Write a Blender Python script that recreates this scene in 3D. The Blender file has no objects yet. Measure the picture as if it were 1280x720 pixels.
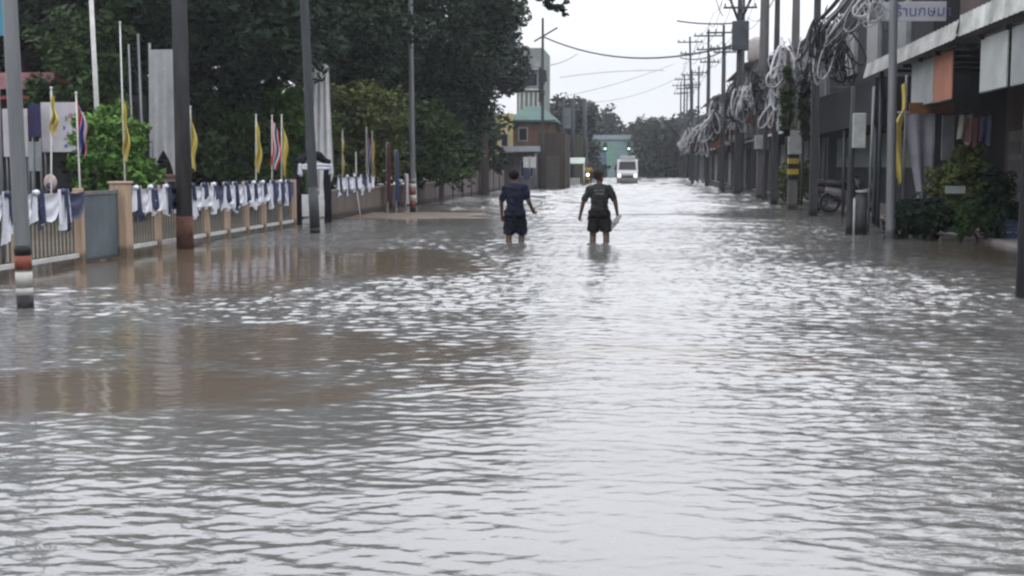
import bpy, bmesh, math, random
import numpy as np
from mathutils import Vector, Matrix, noise as mnoise
random.seed(7); rng = np.random.default_rng(7)
C = bpy.context.scene.collection
R = math.radians
sc = bpy.context.scene

# ---------------------------------------------------------------- camera
FOC, CH = 1600.0, 1.4                      # focal length in photo pixels, eye height above the water
VPX, VPY = 800.0, 207.0                    # where the road direction meets the horizon in the photo
_u, _v = (VPX-640)/FOC, (360-VPY)/FOC
_n = math.sqrt(1+_u*_u+_v*_v)
yaw = math.asin(_u/_n); pitch = math.acos((1/_n)/math.cos(yaw))
camd = bpy.data.cameras.new('camera'); cam = bpy.data.objects.new('camera', camd); C.objects.link(cam)
cam.location = (0, 0, CH); cam.rotation_euler = (math.pi/2-pitch, 0, yaw)
camd.sensor_width = 36; camd.lens = 36*FOC/1280; camd.clip_start = .05; camd.clip_end = 3000
sc.camera = cam
RM = cam.rotation_euler.to_matrix()
def ray(px, py): return RM @ Vector(((px-640)/FOC, (360-py)/FOC, -1))
def gp(px, py, z=0.0):
    d = ray(px, py); t = (z-CH)/d.z; return Vector((d.x*t, d.y*t, z))
def at(px, py, Y):
    d = ray(px, py); t = Y/d.y; return Vector((d.x*t, Y, CH+d.z*t))

# ---------------------------------------------------------------- sky, sun, exposure
SUN_EL, SUN_ROT = R(58), R(20)
w = bpy.data.worlds.new('World'); sc.world = w; w.use_nodes = True
nt = w.node_tree; nt.nodes.clear()
out = nt.nodes.new('ShaderNodeOutputWorld'); bg = nt.nodes.new('ShaderNodeBackground'); bg.inputs[1].default_value = .1
sky = nt.nodes.new('ShaderNodeTexSky'); sky.sky_type = 'NISHITA'; sky.sun_disc = False
sky.sun_elevation = SUN_EL; sky.sun_rotation = SUN_ROT; sky.dust_density = 4
tc = nt.nodes.new('ShaderNodeTexCoord'); mp = nt.nodes.new('ShaderNodeMapping'); mp.inputs['Scale'].default_value = (1, 1, 3.5)
no = nt.nodes.new('ShaderNodeTexNoise'); no.inputs['Scale'].default_value = 2.2; no.inputs['Detail'].default_value = 6
cr = nt.nodes.new('ShaderNodeValToRGB')
cr.color_ramp.elements[0].position = .3; cr.color_ramp.elements[0].color = (5.6, 5.8, 6.3, 1)
cr.color_ramp.elements[1].position = .7; cr.color_ramp.elements[1].color = (6.9, 7.0, 7.3, 1)
mx = nt.nodes.new('ShaderNodeMixRGB'); mx.inputs[0].default_value = .92
L = nt.links.new
L(tc.outputs['Generated'], mp.inputs[0]); L(mp.outputs[0], no.inputs[0]); L(no.outputs[0], cr.inputs[0])
sx = nt.nodes.new('ShaderNodeSeparateXYZ'); gr = nt.nodes.new('ShaderNodeMapRange'); gm = nt.nodes.new('ShaderNodeVectorMath'); gm.operation = 'SCALE'
gr.inputs['From Min'].default_value = .08; gr.inputs['From Max'].default_value = .6; gr.inputs['To Min'].default_value = 1; gr.inputs['To Max'].default_value = 3.9
L(tc.outputs['Generated'], sx.inputs[0]); L(sx.outputs['Z'], gr.inputs['Value']); L(cr.outputs[0], gm.inputs[0]); L(gr.outputs[0], gm.inputs['Scale'])
L(sky.outputs[0], mx.inputs[1]); L(gm.outputs[0], mx.inputs[2]); L(mx.outputs[0], bg.inputs[0]); L(bg.outputs[0], out.inputs[0])
sl = bpy.data.lights.new('sun', 'SUN'); sl.energy = .5; sl.angle = R(25); sl.color = (1, .97, .93)
so = bpy.data.objects.new('sun', sl); C.objects.link(so); so.rotation_euler = (R(90)-SUN_EL, 0, math.pi-SUN_ROT)
vs = sc.view_settings; vs.view_transform = 'Standard'; vs.look = 'None'; vs.exposure = .62; vs.gamma = 1
sc.cycles.filter_width = 2.4
sc.cycles.max_bounces = 5; sc.cycles.diffuse_bounces = 2; sc.cycles.glossy_bounces = 3; sc.cycles.volume_bounces = 0
sc.cycles.use_denoising = True

# ---------------------------------------------------------------- materials
MATS = {}
def mat(name, rgb, rough=.7, var=.25, scale=3.0, metal=0, bump=.15, emit=0, spec=None, streak=False):
    if name in MATS: return MATS[name]
    if spec is None: spec = .06 if rough > .75 else .16
    if not emit: rgb = tuple(c*.52 for c in rgb)
    m = bpy.data.materials.new(name); m.use_nodes = True; t = m.node_tree; b = t.nodes['Principled BSDF']
    tc = t.nodes.new('ShaderNodeTexCoord'); n = t.nodes.new('ShaderNodeTexNoise')
    n.inputs['Scale'].default_value = scale; n.inputs['Detail'].default_value = 7; n.inputs['Roughness'].default_value = .65
    src = tc.outputs['Object']
    if streak:
        mp = t.nodes.new('ShaderNodeMapping'); mp.inputs['Scale'].default_value = (3, 3, .35); t.links.new(src, mp.inputs[0]); src = mp.outputs[0]
    t.links.new(src, n.inputs[0])
    r = t.nodes.new('ShaderNodeValToRGB'); r.color_ramp.elements[0].position = .32; r.color_ramp.elements[1].position = .68
    r.color_ramp.elements[0].color = tuple(c*(1-var) for c in rgb)+(1,); r.color_ramp.elements[1].color = tuple(min(1, c*(1+var)) for c in rgb)+(1,)
    t.links.new(n.outputs[0], r.inputs[0]); t.links.new(r.outputs[0], b.inputs['Base Color'])
    if streak:                                # damp stain above the flood line
        sp = t.nodes.new('ShaderNodeSeparateXYZ'); t.links.new(tc.outputs['Object'], sp.inputs[0]); ns = t.nodes.new('ShaderNodeMath'); ns.operation = 'MULTIPLY_ADD'; ns.inputs[1].default_value = -.22
        t.links.new(n.outputs[0], ns.inputs[0]); t.links.new(sp.outputs['Z'], ns.inputs[2]); mr = t.nodes.new('ShaderNodeMapRange'); mr.inputs['From Min'].default_value = .02; mr.inputs['From Max'].default_value = .09
        mr.inputs['To Min'].default_value = .42; mr.inputs['To Max'].default_value = 1; t.links.new(ns.outputs[0], mr.inputs['Value'])
        vm = t.nodes.new('ShaderNodeVectorMath'); vm.operation = 'SCALE'; t.links.new(r.outputs[0], vm.inputs[0]); t.links.new(mr.outputs[0], vm.inputs['Scale']); t.links.new(vm.outputs[0], b.inputs['Base Color'])
    b.inputs['Roughness'].default_value = rough; b.inputs['Metallic'].default_value = metal; b.inputs['Specular IOR Level'].default_value = spec
    if bump:
        n2 = t.nodes.new('ShaderNodeTexNoise'); n2.inputs['Scale'].default_value = scale*9; t.links.new(src, n2.inputs[0])
        bp = t.nodes.new('ShaderNodeBump'); bp.inputs['Strength'].default_value = bump; bp.inputs['Distance'].default_value = .02
        t.links.new(n2.outputs[0], bp.inputs['Height']); t.links.new(bp.outputs[0], b.inputs['Normal'])
    if emit:
        b.inputs['Emission Color'].default_value = tuple(rgb)+(1,); b.inputs['Emission Strength'].default_value = emit
    MATS[name] = m; return m
def leafmat(name, a, b_, scale=.9):
    if name in MATS: return MATS[name]
    m = bpy.data.materials.new(name); m.use_nodes = True; t = m.node_tree; b = t.nodes['Principled BSDF']
    tc = t.nodes.new('ShaderNodeTexCoord'); n = t.nodes.new('ShaderNodeTexNoise'); n.inputs['Scale'].default_value = scale; n.inputs['Detail'].default_value = 5
    t.links.new(tc.outputs['Object'], n.inputs[0])
    r = t.nodes.new('ShaderNodeValToRGB'); r.color_ramp.elements[0].position = .38; r.color_ramp.elements[1].position = .64
    r.color_ramp.elements[0].color = tuple(c*.33 for c in a)+(1,); r.color_ramp.elements[1].color = tuple(c*.33 for c in b_)+(1,)
    t.links.new(n.outputs[0], r.inputs[0]); t.links.new(r.outputs[0], b.inputs['Base Color'])
    b.inputs['Roughness'].default_value = .6; b.inputs['Specular IOR Level'].default_value = .06
    MATS[name] = m; return m

# ---------------------------------------------------------------- mesh helpers
class MB:
    def __init__(s): s.v = []; s.f = []; s.m = []; s.mi = 0
    def add(s, vs, fs):
        o = len(s.v); s.v += [tuple(p) for p in vs]; s.f += [tuple(i+o for i in f) for f in fs]; s.m += [s.mi]*len(fs); return s
    def box(s, x0, x1, y0, y1, z0, z1):
        return s.add([(x0,y0,z0),(x1,y0,z0),(x1,y1,z0),(x0,y1,z0),(x0,y0,z1),(x1,y0,z1),(x1,y1,z1),(x0,y1,z1)],
                     [(0,3,2,1),(4,5,6,7),(0,1,5,4),(1,2,6,5),(2,3,7,6),(3,0,4,7)])
    def slab(s, quad, d):                    # a quad given thickness d (vector)
        q = [Vector(p) for p in quad]; d = Vector(d)
        return s.add(q+[p+d for p in q], [(0,1,2,3),(7,6,5,4),(0,4,5,1),(1,5,6,2),(2,6,7,3),(3,7,4,0)])
    def tube(s, pts, rad, n=8, cap=True, sx=1):
        pts = [Vector(p) for p in pts]; k = len(pts)
        if not hasattr(rad, '__len__'): rad = [rad]*k
        vs = []; ref = None
        for i, p in enumerate(pts):
            t = (pts[min(i+1, k-1)]-pts[max(i-1, 0)])
            if t.length < 1e-9: t = Vector((0,0,1))
            t.normalize()
            if ref is None: ref = Vector((1,0,0)) if abs(t.x) < .9 else Vector((0,1,0))
            a = ref-t*ref.dot(t)
            if a.length < 1e-4: a = t.orthogonal()
            a.normalize(); b = t.cross(a); ref = a
            for j in range(n):
                an = 2*math.pi*j/n; vs.append(p+(a*math.cos(an)*sx+b*math.sin(an))*rad[i])
        fs = [(i*n+j, i*n+(j+1)%n, (i+1)*n+(j+1)%n, (i+1)*n+j) for i in range(k-1) for j in range(n)]
        if cap: fs += [tuple(range(n-1, -1, -1)), tuple((k-1)*n+j for j in range(n))]
        return s.add(vs, fs)
    def ball(s, c, r, nu=12, nv=8):
        c = Vector(c); r = Vector(r) if hasattr(r, '__len__') else Vector((r, r, r)); vs = []
        for i in range(nv+1):
            th = math.pi*i/nv
            for j in range(nu):
                ph = 2*math.pi*j/nu; vs.append((c.x+r.x*math.sin(th)*math.cos(ph), c.y+r.y*math.sin(th)*math.sin(ph), c.z-r.z*math.cos(th)))
        fs = [(i*nu+j, i*nu+(j+1)%nu, (i+1)*nu+(j+1)%nu, (i+1)*nu+j) for i in range(nv) for j in range(nu)]
        return s.add(vs, fs)
    def cap(s, a, b, ra, rb, n=10):           # tapered limb with round ends
        s.tube([a, b], [ra, rb], n); s.ball(a, ra, n, 6); s.ball(b, rb, n, 6); return s
    def build(s, name, mats, parent=None, smooth=False, bevel=0, org=None):
        o_ = Vector(org) if org is not None else Vector((0,0,0))
        me = bpy.data.meshes.new(name); me.from_pydata([tuple(Vector(p)-o_) for p in s.v], [], s.f)
        for m in (mats if isinstance(mats, (list, tuple)) else [mats]): me.materials.append(m)
        me.polygons.foreach_set('material_index', s.m)
        if smooth: me.polygons.foreach_set('use_smooth', [True]*len(s.f))
        me.update()
        o = bpy.data.objects.new(name, me); C.objects.link(o)
        if org is not None and parent is None: o.location = o_
        if parent is not None: o.parent = parent
        if bevel:
            b = o.modifiers.new('bevel', 'BEVEL'); b.width = bevel; b.segments = 2; b.limit_method = 'ANGLE'
        return o
def tag(o, label, cat, group=None, kind=None):
    if label: o['label'] = label
    if cat: o['category'] = cat
    if group: o['group'] = group
    if kind: o['kind'] = kind
    return o
def empty(name, loc, label, cat, group=None, rz=0):
    o = bpy.data.objects.new(name, None); C.objects.link(o); o.location = loc; o.rotation_euler.z = rz; o.empty_display_size = .2
    return tag(o, label, cat, group)
def struct(o): o['kind'] = 'structure'; return o
def copy_tree(o, parent=None):
    c = o.copy(); C.objects.link(c); c.parent = parent
    for ch in list(o.children): copy_tree(ch, c)
    return c
ORD = 'first second third fourth fifth sixth seventh eighth ninth tenth eleventh twelfth thirteenth fourteenth fifteenth sixteenth seventeenth eighteenth nineteenth twentieth'.split()

# ---------------------------------------------------------------- water
def snoise(x, y, s, seed):                   # cheap smooth 2-D noise from sines
    r = np.random.default_rng(seed); o = np.zeros_like(x)
    for k in range(7):
        a = r.uniform(0, 2*math.pi); f = r.uniform(.5, 1.6)*s; o += np.sin((x*math.cos(a)+y*math.sin(a))*f*2*math.pi+r.uniform(0, 6.3))
    return o/3.2
def sstep(a, b, x): t = np.clip((x-a)/(b-a), 0, 1); return t*t*(3-2*t)
def calm(x, y):                              # 1 = still water, given a browner colour
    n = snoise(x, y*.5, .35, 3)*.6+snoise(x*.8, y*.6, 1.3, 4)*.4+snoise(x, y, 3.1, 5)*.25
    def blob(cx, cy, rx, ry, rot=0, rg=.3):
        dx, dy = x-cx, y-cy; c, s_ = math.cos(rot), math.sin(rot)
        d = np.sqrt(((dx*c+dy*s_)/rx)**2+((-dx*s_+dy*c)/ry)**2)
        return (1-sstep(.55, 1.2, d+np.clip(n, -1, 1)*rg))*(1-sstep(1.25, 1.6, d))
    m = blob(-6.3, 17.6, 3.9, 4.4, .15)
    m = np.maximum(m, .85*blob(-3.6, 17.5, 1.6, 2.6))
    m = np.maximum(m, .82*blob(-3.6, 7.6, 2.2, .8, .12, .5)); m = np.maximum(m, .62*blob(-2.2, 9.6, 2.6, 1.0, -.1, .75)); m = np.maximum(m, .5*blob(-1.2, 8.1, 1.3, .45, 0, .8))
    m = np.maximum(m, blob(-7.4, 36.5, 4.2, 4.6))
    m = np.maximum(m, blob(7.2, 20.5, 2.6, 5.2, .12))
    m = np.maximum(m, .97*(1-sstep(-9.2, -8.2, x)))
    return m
def axis(segs):
    a = [segs[0][0]]
    for x0, x1, d0, d1 in segs:
        x = a[-1]
        while x < x1-1e-6:
            t = (x-x0)/(x1-x0); x = min(x1, x+d0+(d1-d0)*max(0, t)); a.append(x)
    return np.array(a)
xs = axis([(-500, -30, 80, 3), (-30, -11, 1.5, .15), (-11, -5.2, .09, .045), (-5.2, 4.2, .03, .03), (4.2, 9, .045, .1), (9, 30, .15, 2), (30, 500, 3, 80)])
ys = axis([(-60, 0, 15, 1), (0, 2.5, .3, .05), (2.5, 9, .017, .028), (9, 26, .028, .055), (26, 60, .055, .12), (60, 150, .12, .28), (150, 200, .5, 8), (200, 1200, 8, 150)])
X, Y = np.meshgrid(xs, ys)
SX = np.gradient(xs)[None, :]; SY = np.gradient(ys)[:, None]
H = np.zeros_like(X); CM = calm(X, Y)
amp = (1-.84*CM)
gust = .86+.42*snoise(X, Y*.7, .09, 11)+.3*snoise(X, Y*.5, .3, 12)-.3*np.exp(-((X+.2)/1.4)**2)
gust *= np.where(Y > 10, 1, .95)
wr = np.random.default_rng(21); NW = 84
near = (Y[:, :1] < 160).ravel()
for k in range(NW):
    lam = .04*(.32/.04)**(k/(NW-1))*wr.uniform(.93, 1.07)
    th = wr.normal(0, .6)+math.pi/2+.08
    kx, ky = 2*math.pi/lam*math.cos(th), 2*math.pi/lam*math.sin(th)
    slope = .033*(lam/.13)**(-.45 if lam > .13 else .35)
    a = slope*lam/(2*math.pi)
    lim = np.clip((lam/np.maximum(SX*abs(math.cos(th))+.0, SY*abs(math.sin(th)))-2.6)/1.6, 0, 1)
    ph = wr.uniform(0, 6.3)+1.5*snoise(X[near], Y[near], .3/lam**.5, 100+k)
    q = kx*X[near]+ky*Y[near]+ph
    if lam > .13: a = a*(.55+.45*sstep(5, 12, Y[near]))
    H[near] += a*(np.sin(q)+.22*np.cos(2*q))*lim[near]
for k in range(26):                            # longer wind waves in the open far stretch of road
    lam = .55*(2.4/.55)**(k/25); th = wr.normal(0, .4)+math.pi/2+.08; kx, ky = 2*math.pi/lam*math.cos(th), 2*math.pi/lam*math.sin(th)
    ph = wr.uniform(0, 6.3)+1.3*snoise(X[near], Y[near], .12, 300+k); lim = np.clip((lam/(SY*abs(math.sin(th)))-2.6)/1.6, 0, 1)
    H[near] += .042*lam/(2*math.pi)*np.sin(kx*X[near]+ky*Y[near]+ph)*(lim*(.12+.88*sstep(24, 55, Y)))[near]
H *= amp*np.clip(gust, .3, 1.5)*(1+.22*sstep(9, 15, Y))
for cx, cy in ((-2.36, 23.5), (-.78, 23.2)):   # rings round the wading legs
    d = np.sqrt(((X-cx)/1.0)**2+(Y-cy)**2); H += .03*np.sin(d*10)*np.exp(-d*1.25)*sstep(.05, .3, d)
me = bpy.data.meshes.new('water'); ny, nx = X.shape
co = np.stack([X, Y, H], -1).reshape(-1, 3).astype(np.float32)
idx = np.arange(ny*nx).reshape(ny, nx)
q = np.stack([idx[:-1, :-1], idx[:-1, 1:], idx[1:, 1:], idx[1:, :-1]], -1).reshape(-1, 4)
me.vertices.add(len(co)); me.vertices.foreach_set('co', co.ravel())
me.loops.add(q.size); me.loops.foreach_set('vertex_index', q.ravel().astype(np.int32))
me.polygons.add(len(q)); me.polygons.foreach_set('loop_start', (np.arange(len(q))*4).astype(np.int32))
me.polygons.foreach_set('use_smooth', np.ones(len(q), bool))
at_ = me.attributes.new('ripple', 'FLOAT', 'POINT'); at_.data.foreach_set('value', (amp*np.clip(gust, .3, 1.4)*(1+.3*sstep(22, 60, Y))).ravel().astype(np.float32))
at3 = me.attributes.new('brown_mix', 'FLOAT', 'POINT'); at3.data.foreach_set('value', CM.ravel().astype(np.float32))
me.update(); me.validate()
wm = bpy.data.materials.new('flood water'); wm.use_nodes = True; t = wm.node_tree; b = t.nodes['Principled BSDF']
b.inputs['Roughness'].default_value = .06; b.inputs['IOR'].default_value = 1.58; b.inputs['Specular IOR Level'].default_value = .5
tc = t.nodes.new('ShaderNodeTexCoord'); n = t.nodes.new('ShaderNodeTexNoise'); n.inputs['Scale'].default_value = .35; n.inputs['Detail'].default_value = 6
t.links.new(tc.outputs['Object'], n.inputs[0]); r = t.nodes.new('ShaderNodeValToRGB')
r.color_ramp.elements[0].position = .3; r.color_ramp.elements[0].color = (.062, .06, .057, 1)
r.color_ramp.elements[1].position = .7; r.color_ramp.elements[1].color = (.088, .087, .084, 1)
t.links.new(n.outputs[0], r.inputs[0])
sh = t.nodes.new('ShaderNodeAttribute'); sh.attribute_name = 'brown_mix'; mxs = t.nodes.new('ShaderNodeMixRGB'); mxs.inputs[2].default_value = (.075, .058, .043, 1)  # calm patches blend towards a browner base colour
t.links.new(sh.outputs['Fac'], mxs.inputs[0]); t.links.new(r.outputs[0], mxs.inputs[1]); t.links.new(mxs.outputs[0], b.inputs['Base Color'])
mrr = t.nodes.new('ShaderNodeMapRange'); mrr.inputs['To Min'].default_value = .1; mrr.inputs['To Max'].default_value = .09; t.links.new(sh.outputs['Fac'], mrr.inputs['Value']); t.links.new(mrr.outputs[0], b.inputs['Roughness'])
mp = t.nodes.new('ShaderNodeMapping'); mp.inputs['Scale'].default_value = (.55, 1.15, 1); t.links.new(tc.outputs['Object'], mp.inputs[0])
n1 = t.nodes.new('ShaderNodeTexNoise'); n1.inputs['Scale'].default_value = 9; n1.inputs['Detail'].default_value = 3; n1.inputs['Distortion'].default_value = .5
n2 = t.nodes.new('ShaderNodeTexNoise'); n2.inputs['Scale'].default_value = 2.2; n2.inputs['Detail'].default_value = 3
t.links.new(mp.outputs[0], n1.inputs[0]); t.links.new(mp.outputs[0], n2.inputs[0])
ad = t.nodes.new('ShaderNodeMath'); ad.operation = 'MULTIPLY_ADD'; ad.inputs[1].default_value = 2.2
t.links.new(n2.outputs[0], ad.inputs[0]); t.links.new(n1.outputs[0], ad.inputs[2])
at2 = t.nodes.new('ShaderNodeAttribute'); at2.attribute_name = 'ripple'
ml = t.nodes.new('ShaderNodeMath'); ml.operation = 'MULTIPLY'; t.links.new(at2.outputs['Fac'], ml.inputs[0]); ml.inputs[1].default_value = .55
bp = t.nodes.new('ShaderNodeBump'); bp.inputs['Distance'].default_value = .018
t.links.new(ml.outputs[0], bp.inputs['Strength']); t.links.new(ad.outputs[0], bp.inputs['Height']); t.links.new(bp.outputs[0], b.inputs['Normal'])
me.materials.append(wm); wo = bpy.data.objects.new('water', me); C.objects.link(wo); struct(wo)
MUD = mat('silty ground', (.14, .11, .085), .9, scale=.6)
struct(MB().box(-520, 520, -70, 1250, -.9, -.35).build('ground', MUD))
kb = MB(); vs = []; nxk, nyk = 60, 40                # silted-up kerb end standing just clear of the water
for j in range(nyk+1):
    for i in range(nxk+1):
        u, v = i/nxk, j/nyk; x = -10.6+7.3*u; y = 32.4+6.6*v; e = min(1, min(u, 1-u)*5)*min(1, min(v, 1-v)*4)
        z = -.07+.09*e+.045*mnoise.noise(Vector((x*.9, y*1.3, 3)))+.012*mnoise.noise(Vector((x*4, y*5, 1))); vs.append((x, y, z))
kb.add(vs, [(j*(nxk+1)+i, j*(nxk+1)+i+1, (j+1)*(nxk+1)+i+1, (j+1)*(nxk+1)+i) for j in range(nyk) for i in range(nxk)])
struct(kb.build('mud', mat('wet silt', (.15,.115,.09), .6, .35, 1.5), smooth=True))
PAVE = mat('wet concrete paving', (.3, .28, .26), .45, scale=1.2)
struct(MB().box(-40, -8.9, 8, 70, -.34, .035).build('yard', mat('yard soil', (.13, .11, .08), .8, scale=.8)))
struct(MB().box(6.4, 30, 12, 150, -.34, .07).build('pavement', PAVE))

# ---------------------------------------------------------------- trees
BARK = mat('bark', (.06, .052, .045), .9, .35, 6, bump=.6)
def leaves(clumps, per, size, seed, flat=.8):
    """clumps: (x,y,z,r) array; returns verts and quads of small leaf faces"""
    r = np.random.default_rng(seed); n = len(clumps)*per
    c = np.repeat(clumps[:, :3], per, 0); cr_ = np.repeat(clumps[:, 3], per)
    d = r.normal(size=(n, 3)); d /= np.linalg.norm(d, axis=1)[:, None]
    c = c+d*(cr_*r.uniform(.25, 1, n)**.6)[:, None]*np.array([1, 1, flat])
    u = r.normal(size=(n, 3)); u[:, 2] *= .55; u /= np.linalg.norm(u, axis=1)[:, None]
    v = np.cross(u, r.normal(size=(n, 3))); v /= np.linalg.norm(v, axis=1)[:, None]
    s = size*r.uniform(.55, 1.35, n)[:, None]
    P = np.stack([c-u*s, c-v*s*.42+u*s*.1, c+u*s, c+v*s*.42+u*s*.1], 1).reshape(-1, 3)
    return P, np.arange(n*4).reshape(n, 4)
def leafmesh(name, P, Q, m, parent):
    me = bpy.data.meshes.new(name); me.vertices.add(len(P)); me.vertices.foreach_set('co', P.astype(np.float32).ravel())
    me.loops.add(Q.size); me.loops.foreach_set('vertex_index', Q.ravel().astype(np.int32)); me.polygons.add(len(Q))
    me.polygons.foreach_set('loop_start', (np.arange(len(Q))*4).astype(np.int32)); me.update(); me.materials.append(m)
    o = bpy.data.objects.new(name, me); C.objects.link(o)
    if parent: o.parent = parent
    return o
def crown_clumps(ells, seed, cr=.55):
    r = np.random.default_rng(seed); out = []
    for (cx, cy, cz, rx, ry, rz, n) in ells:
        d = r.normal(size=(n, 3)); d /= np.linalg.norm(d, axis=1)[:, None]
        rad = r.uniform(.15, 1.0, n)**.45*(1+.18*np.sin(d[:, 0]*5+seed)+.15*np.sin(d[:, 2]*7+d[:, 1]*4))
        p = d*rad[:, None]*np.array([rx, ry, rz])+np.array([cx, cy, cz])
        out.append(np.column_stack([p, cr*r.uniform(.55, 1.4, n)]))
    return np.vstack(out)
def tree(name, base, label, ells, m, per=58, size=.135, seed=1, trunk=.22, group=None, cr=.55, cat='tree', limbs=7, bark=None):
    base = Vector(base); o = empty(name, base, label, cat, group)
    cl = crown_clumps(ells, seed, cr)
    P, Q = leaves(cl, per, size, seed+5); leafmesh('crown' if cat == 'tree' else 'foliage', P, Q, m, o)
    mb = MB(); rr = random.Random(seed)
    top = Vector((ells[0][0]*.6, ells[0][1]*.6, ells[0][2]))
    mid = Vector((top.x*.35+rr.uniform(-.1, .1), top.y*.3, top.z*.45))
    mb.tube([(0, 0, -.4), (0, 0, .05), mid, top], [trunk*1.35, trunk*1.1, trunk*.8, trunk*.35], 10)
    for k in range(limbs):
        e = cl[rr.randrange(len(cl))]; a = mid.lerp(top, rr.uniform(0, .8)); b = Vector(e[:3]); m2 = a.lerp(b, .5)+Vector((0, 0, .15*(b-a).length))
        mb.tube([a, m2, b], [trunk*.42, trunk*.26, trunk*.08], 6)
    mb.build('trunk' if cat == 'tree' else 'stem', bark or BARK, o, True)
    return o
LD = leafmat('dark leaves', (.02, .042, .026), (.05, .088, .045))
LM = leafmat('mid leaves', (.045, .085, .03), (.10, .17, .055))
LB = leafmat('bright leaves', (.11, .25, .05), (.24, .46, .09))
LO = leafmat('olive leaves', (.15, .19, .06), (.34, .40, .13))
LF = leafmat('far leaves', (.05, .065, .055), (.09, .11, .085))
G1 = 'shade trees along the schoolyard fence'
def px_tree(px, Y, **k):
    p = at(px, 207, Y); p.z = 0; return tree('shade_tree', p, **k)
px_tree(30, 37, label='dark shade tree behind the white boards, nearest the camera', ells=[(0,0,6.4,3.8,3.2,2.1,200),(2.6,-1,6.0,2.4,2,1.6,90),(-2,1,6.6,3,3,2.0,90)], m=LD, seed=2, group=G1, trunk=.3)
px_tree(222, 34, label='dark spreading tree over the tall grey banner', ells=[(0,0,6.3,3.8,3.2,2.1,230),(2.4,-.4,5.0,2.2,2.0,1.4,90),(-2.4,.6,5.9,2.2,2.2,1.6,80),(.7,0,4.2,1.6,1.4,1.2,60)], m=LD, seed=3, group=G1, trunk=.26)
px_tree(322, 38, label='dark tree over the flags beside the draped archway', ells=[(0,0,6.8,4,3.4,2.3,250),(2.4,-.7,6.0,2.2,2.2,1.6,90),(-2.4,.2,6.6,2.2,2,1.7,90)], m=LD, seed=4, group=G1, trunk=.24)
px_tree(428, 46, label='tall dark tree between the draped archway and the striped lamp post', ells=[(0,0,7.4,3.6,3.4,2.9,200),(.6,-1,5.2,2.2,2,1.3,70)], m=LD, seed=5, group=G1, trunk=.24)
big_tree = px_tree(545, 50, label='big rounded dark tree behind the striped lamp post, reaching towards the road', ells=[(0,0,6.8,3.3,3.2,3.0,280),(1.5,-.5,7.6,2.3,2,2.2,90),(.6,0,4.0,1.7,1.6,1.3,50),(-1.3,-.4,4.0,2.2,1.8,2.0,110),(-.4,-.3,2.4,1.6,1.4,1.1,70)], m=LD, seed=6, group=G1, trunk=.3, per=60)
px_tree(606, 62, label='smaller grey-green tree at the road end of the row, above the yellow house', ells=[(.2,0,7.6,1.9,1.8,1.6,100),(1.2,0,6.2,1.2,1,1.2,50),(-.6,0,5.4,1.3,1.2,1.0,50)], m=LF, seed=7, group=G1, trunk=.2)
G2 = 'trees and bushes filling the schoolyard'
def px_bush(px, Y, label, ells, m, **k):
    p = at(px, 207, Y); p.z = 0; return tree('yard_bush', p, label, ells, m, cat='bush', group=G2, limbs=4, **k)
px_bush(140, 25.5, 'bright green bush behind the gate and yellow flag', [(0,0,1.7,.75,.7,.85,70),(.2,.2,1.1,.7,.6,.6,40),(-.35,0,2.1,.4,.4,.4,22)], LB, seed=12, size=.085, trunk=.05, cr=.22, per=46)
px_bush(100, 31, 'dull green bush behind the white boards', [(0,0,2.6,1.3,1.2,1.9,120),(.3,0,4.4,1.1,1.1,1,60)], LM, seed=13, size=.11, trunk=.07, cr=.3)
px_bush(285, 35, 'mid-green bush behind the flags, left of the archway', [(0,0,2.0,1.4,1.2,1.5,130),(-.9,0,1.3,1.2,1,1.1,60)], LM, seed=14, size=.12, trunk=.08, cr=.35)
px_bush(350, 37, 'olive-green tree behind the striped national flag', [(0,0,2.7,1.2,1.2,1.2,90),(0,0,1.3,1.3,1.1,1.0,60)], LB, seed=15, size=.12, trunk=.08, cr=.35)
px_bush(452, 41, 'olive-green low tree right of the white banner', [(0,0,2.9,1.4,1.2,1.1,90),(0,0,1.5,1.4,1.1,.9,60)], LO, seed=16, size=.12, trunk=.08, cr=.35)
px_bush(518, 44.5, 'dark green bush behind the wall, below the big rounded tree', [(0,0,2.3,1.5,1.2,1.3,120),(.6,0,1.5,1.4,1.1,.9,60)], LM, seed=17, size=.13, trunk=.09, cr=.4)
px_bush(603, 66, 'small dark bush above the end of the wall', [(0,0,1.9,1.2,1,1,70)], LD, seed=18, size=.12, trunk=.07, cr=.3)
G3 = 'background trees beyond the schoolyard'
for i, (px, Yd, h, lab) in enumerate([(-10, 46, 6, 'background tree at the picture edge beyond the white boards'), (90, 52, 7, 'background tree beyond the dull green bush'), (190, 50, 6.5, 'background tree beyond the tall grey banner'),
        (270, 60, 5.6, 'background tree beyond the mid-green bush'), (375, 60, 7.5, 'background tree beyond the archway'), (465, 66, 8, 'background tree beyond the olive-green low tree'), (545, 72, 8, 'background tree beyond the big rounded tree')]):
    p = at(px, 207, Yd); p.z = 0
    tree('background_tree', p, lab, [(0,0,h*.62,3.2,2.6,h*.42,150),(1.2,0,h*.35,2.6,2,h*.3,80),(-1.4,0,h*.4,2.4,2,h*.32,80)], LD, seed=30+i, size=.24, cr=.8, per=34, trunk=.25, group=G3)

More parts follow.
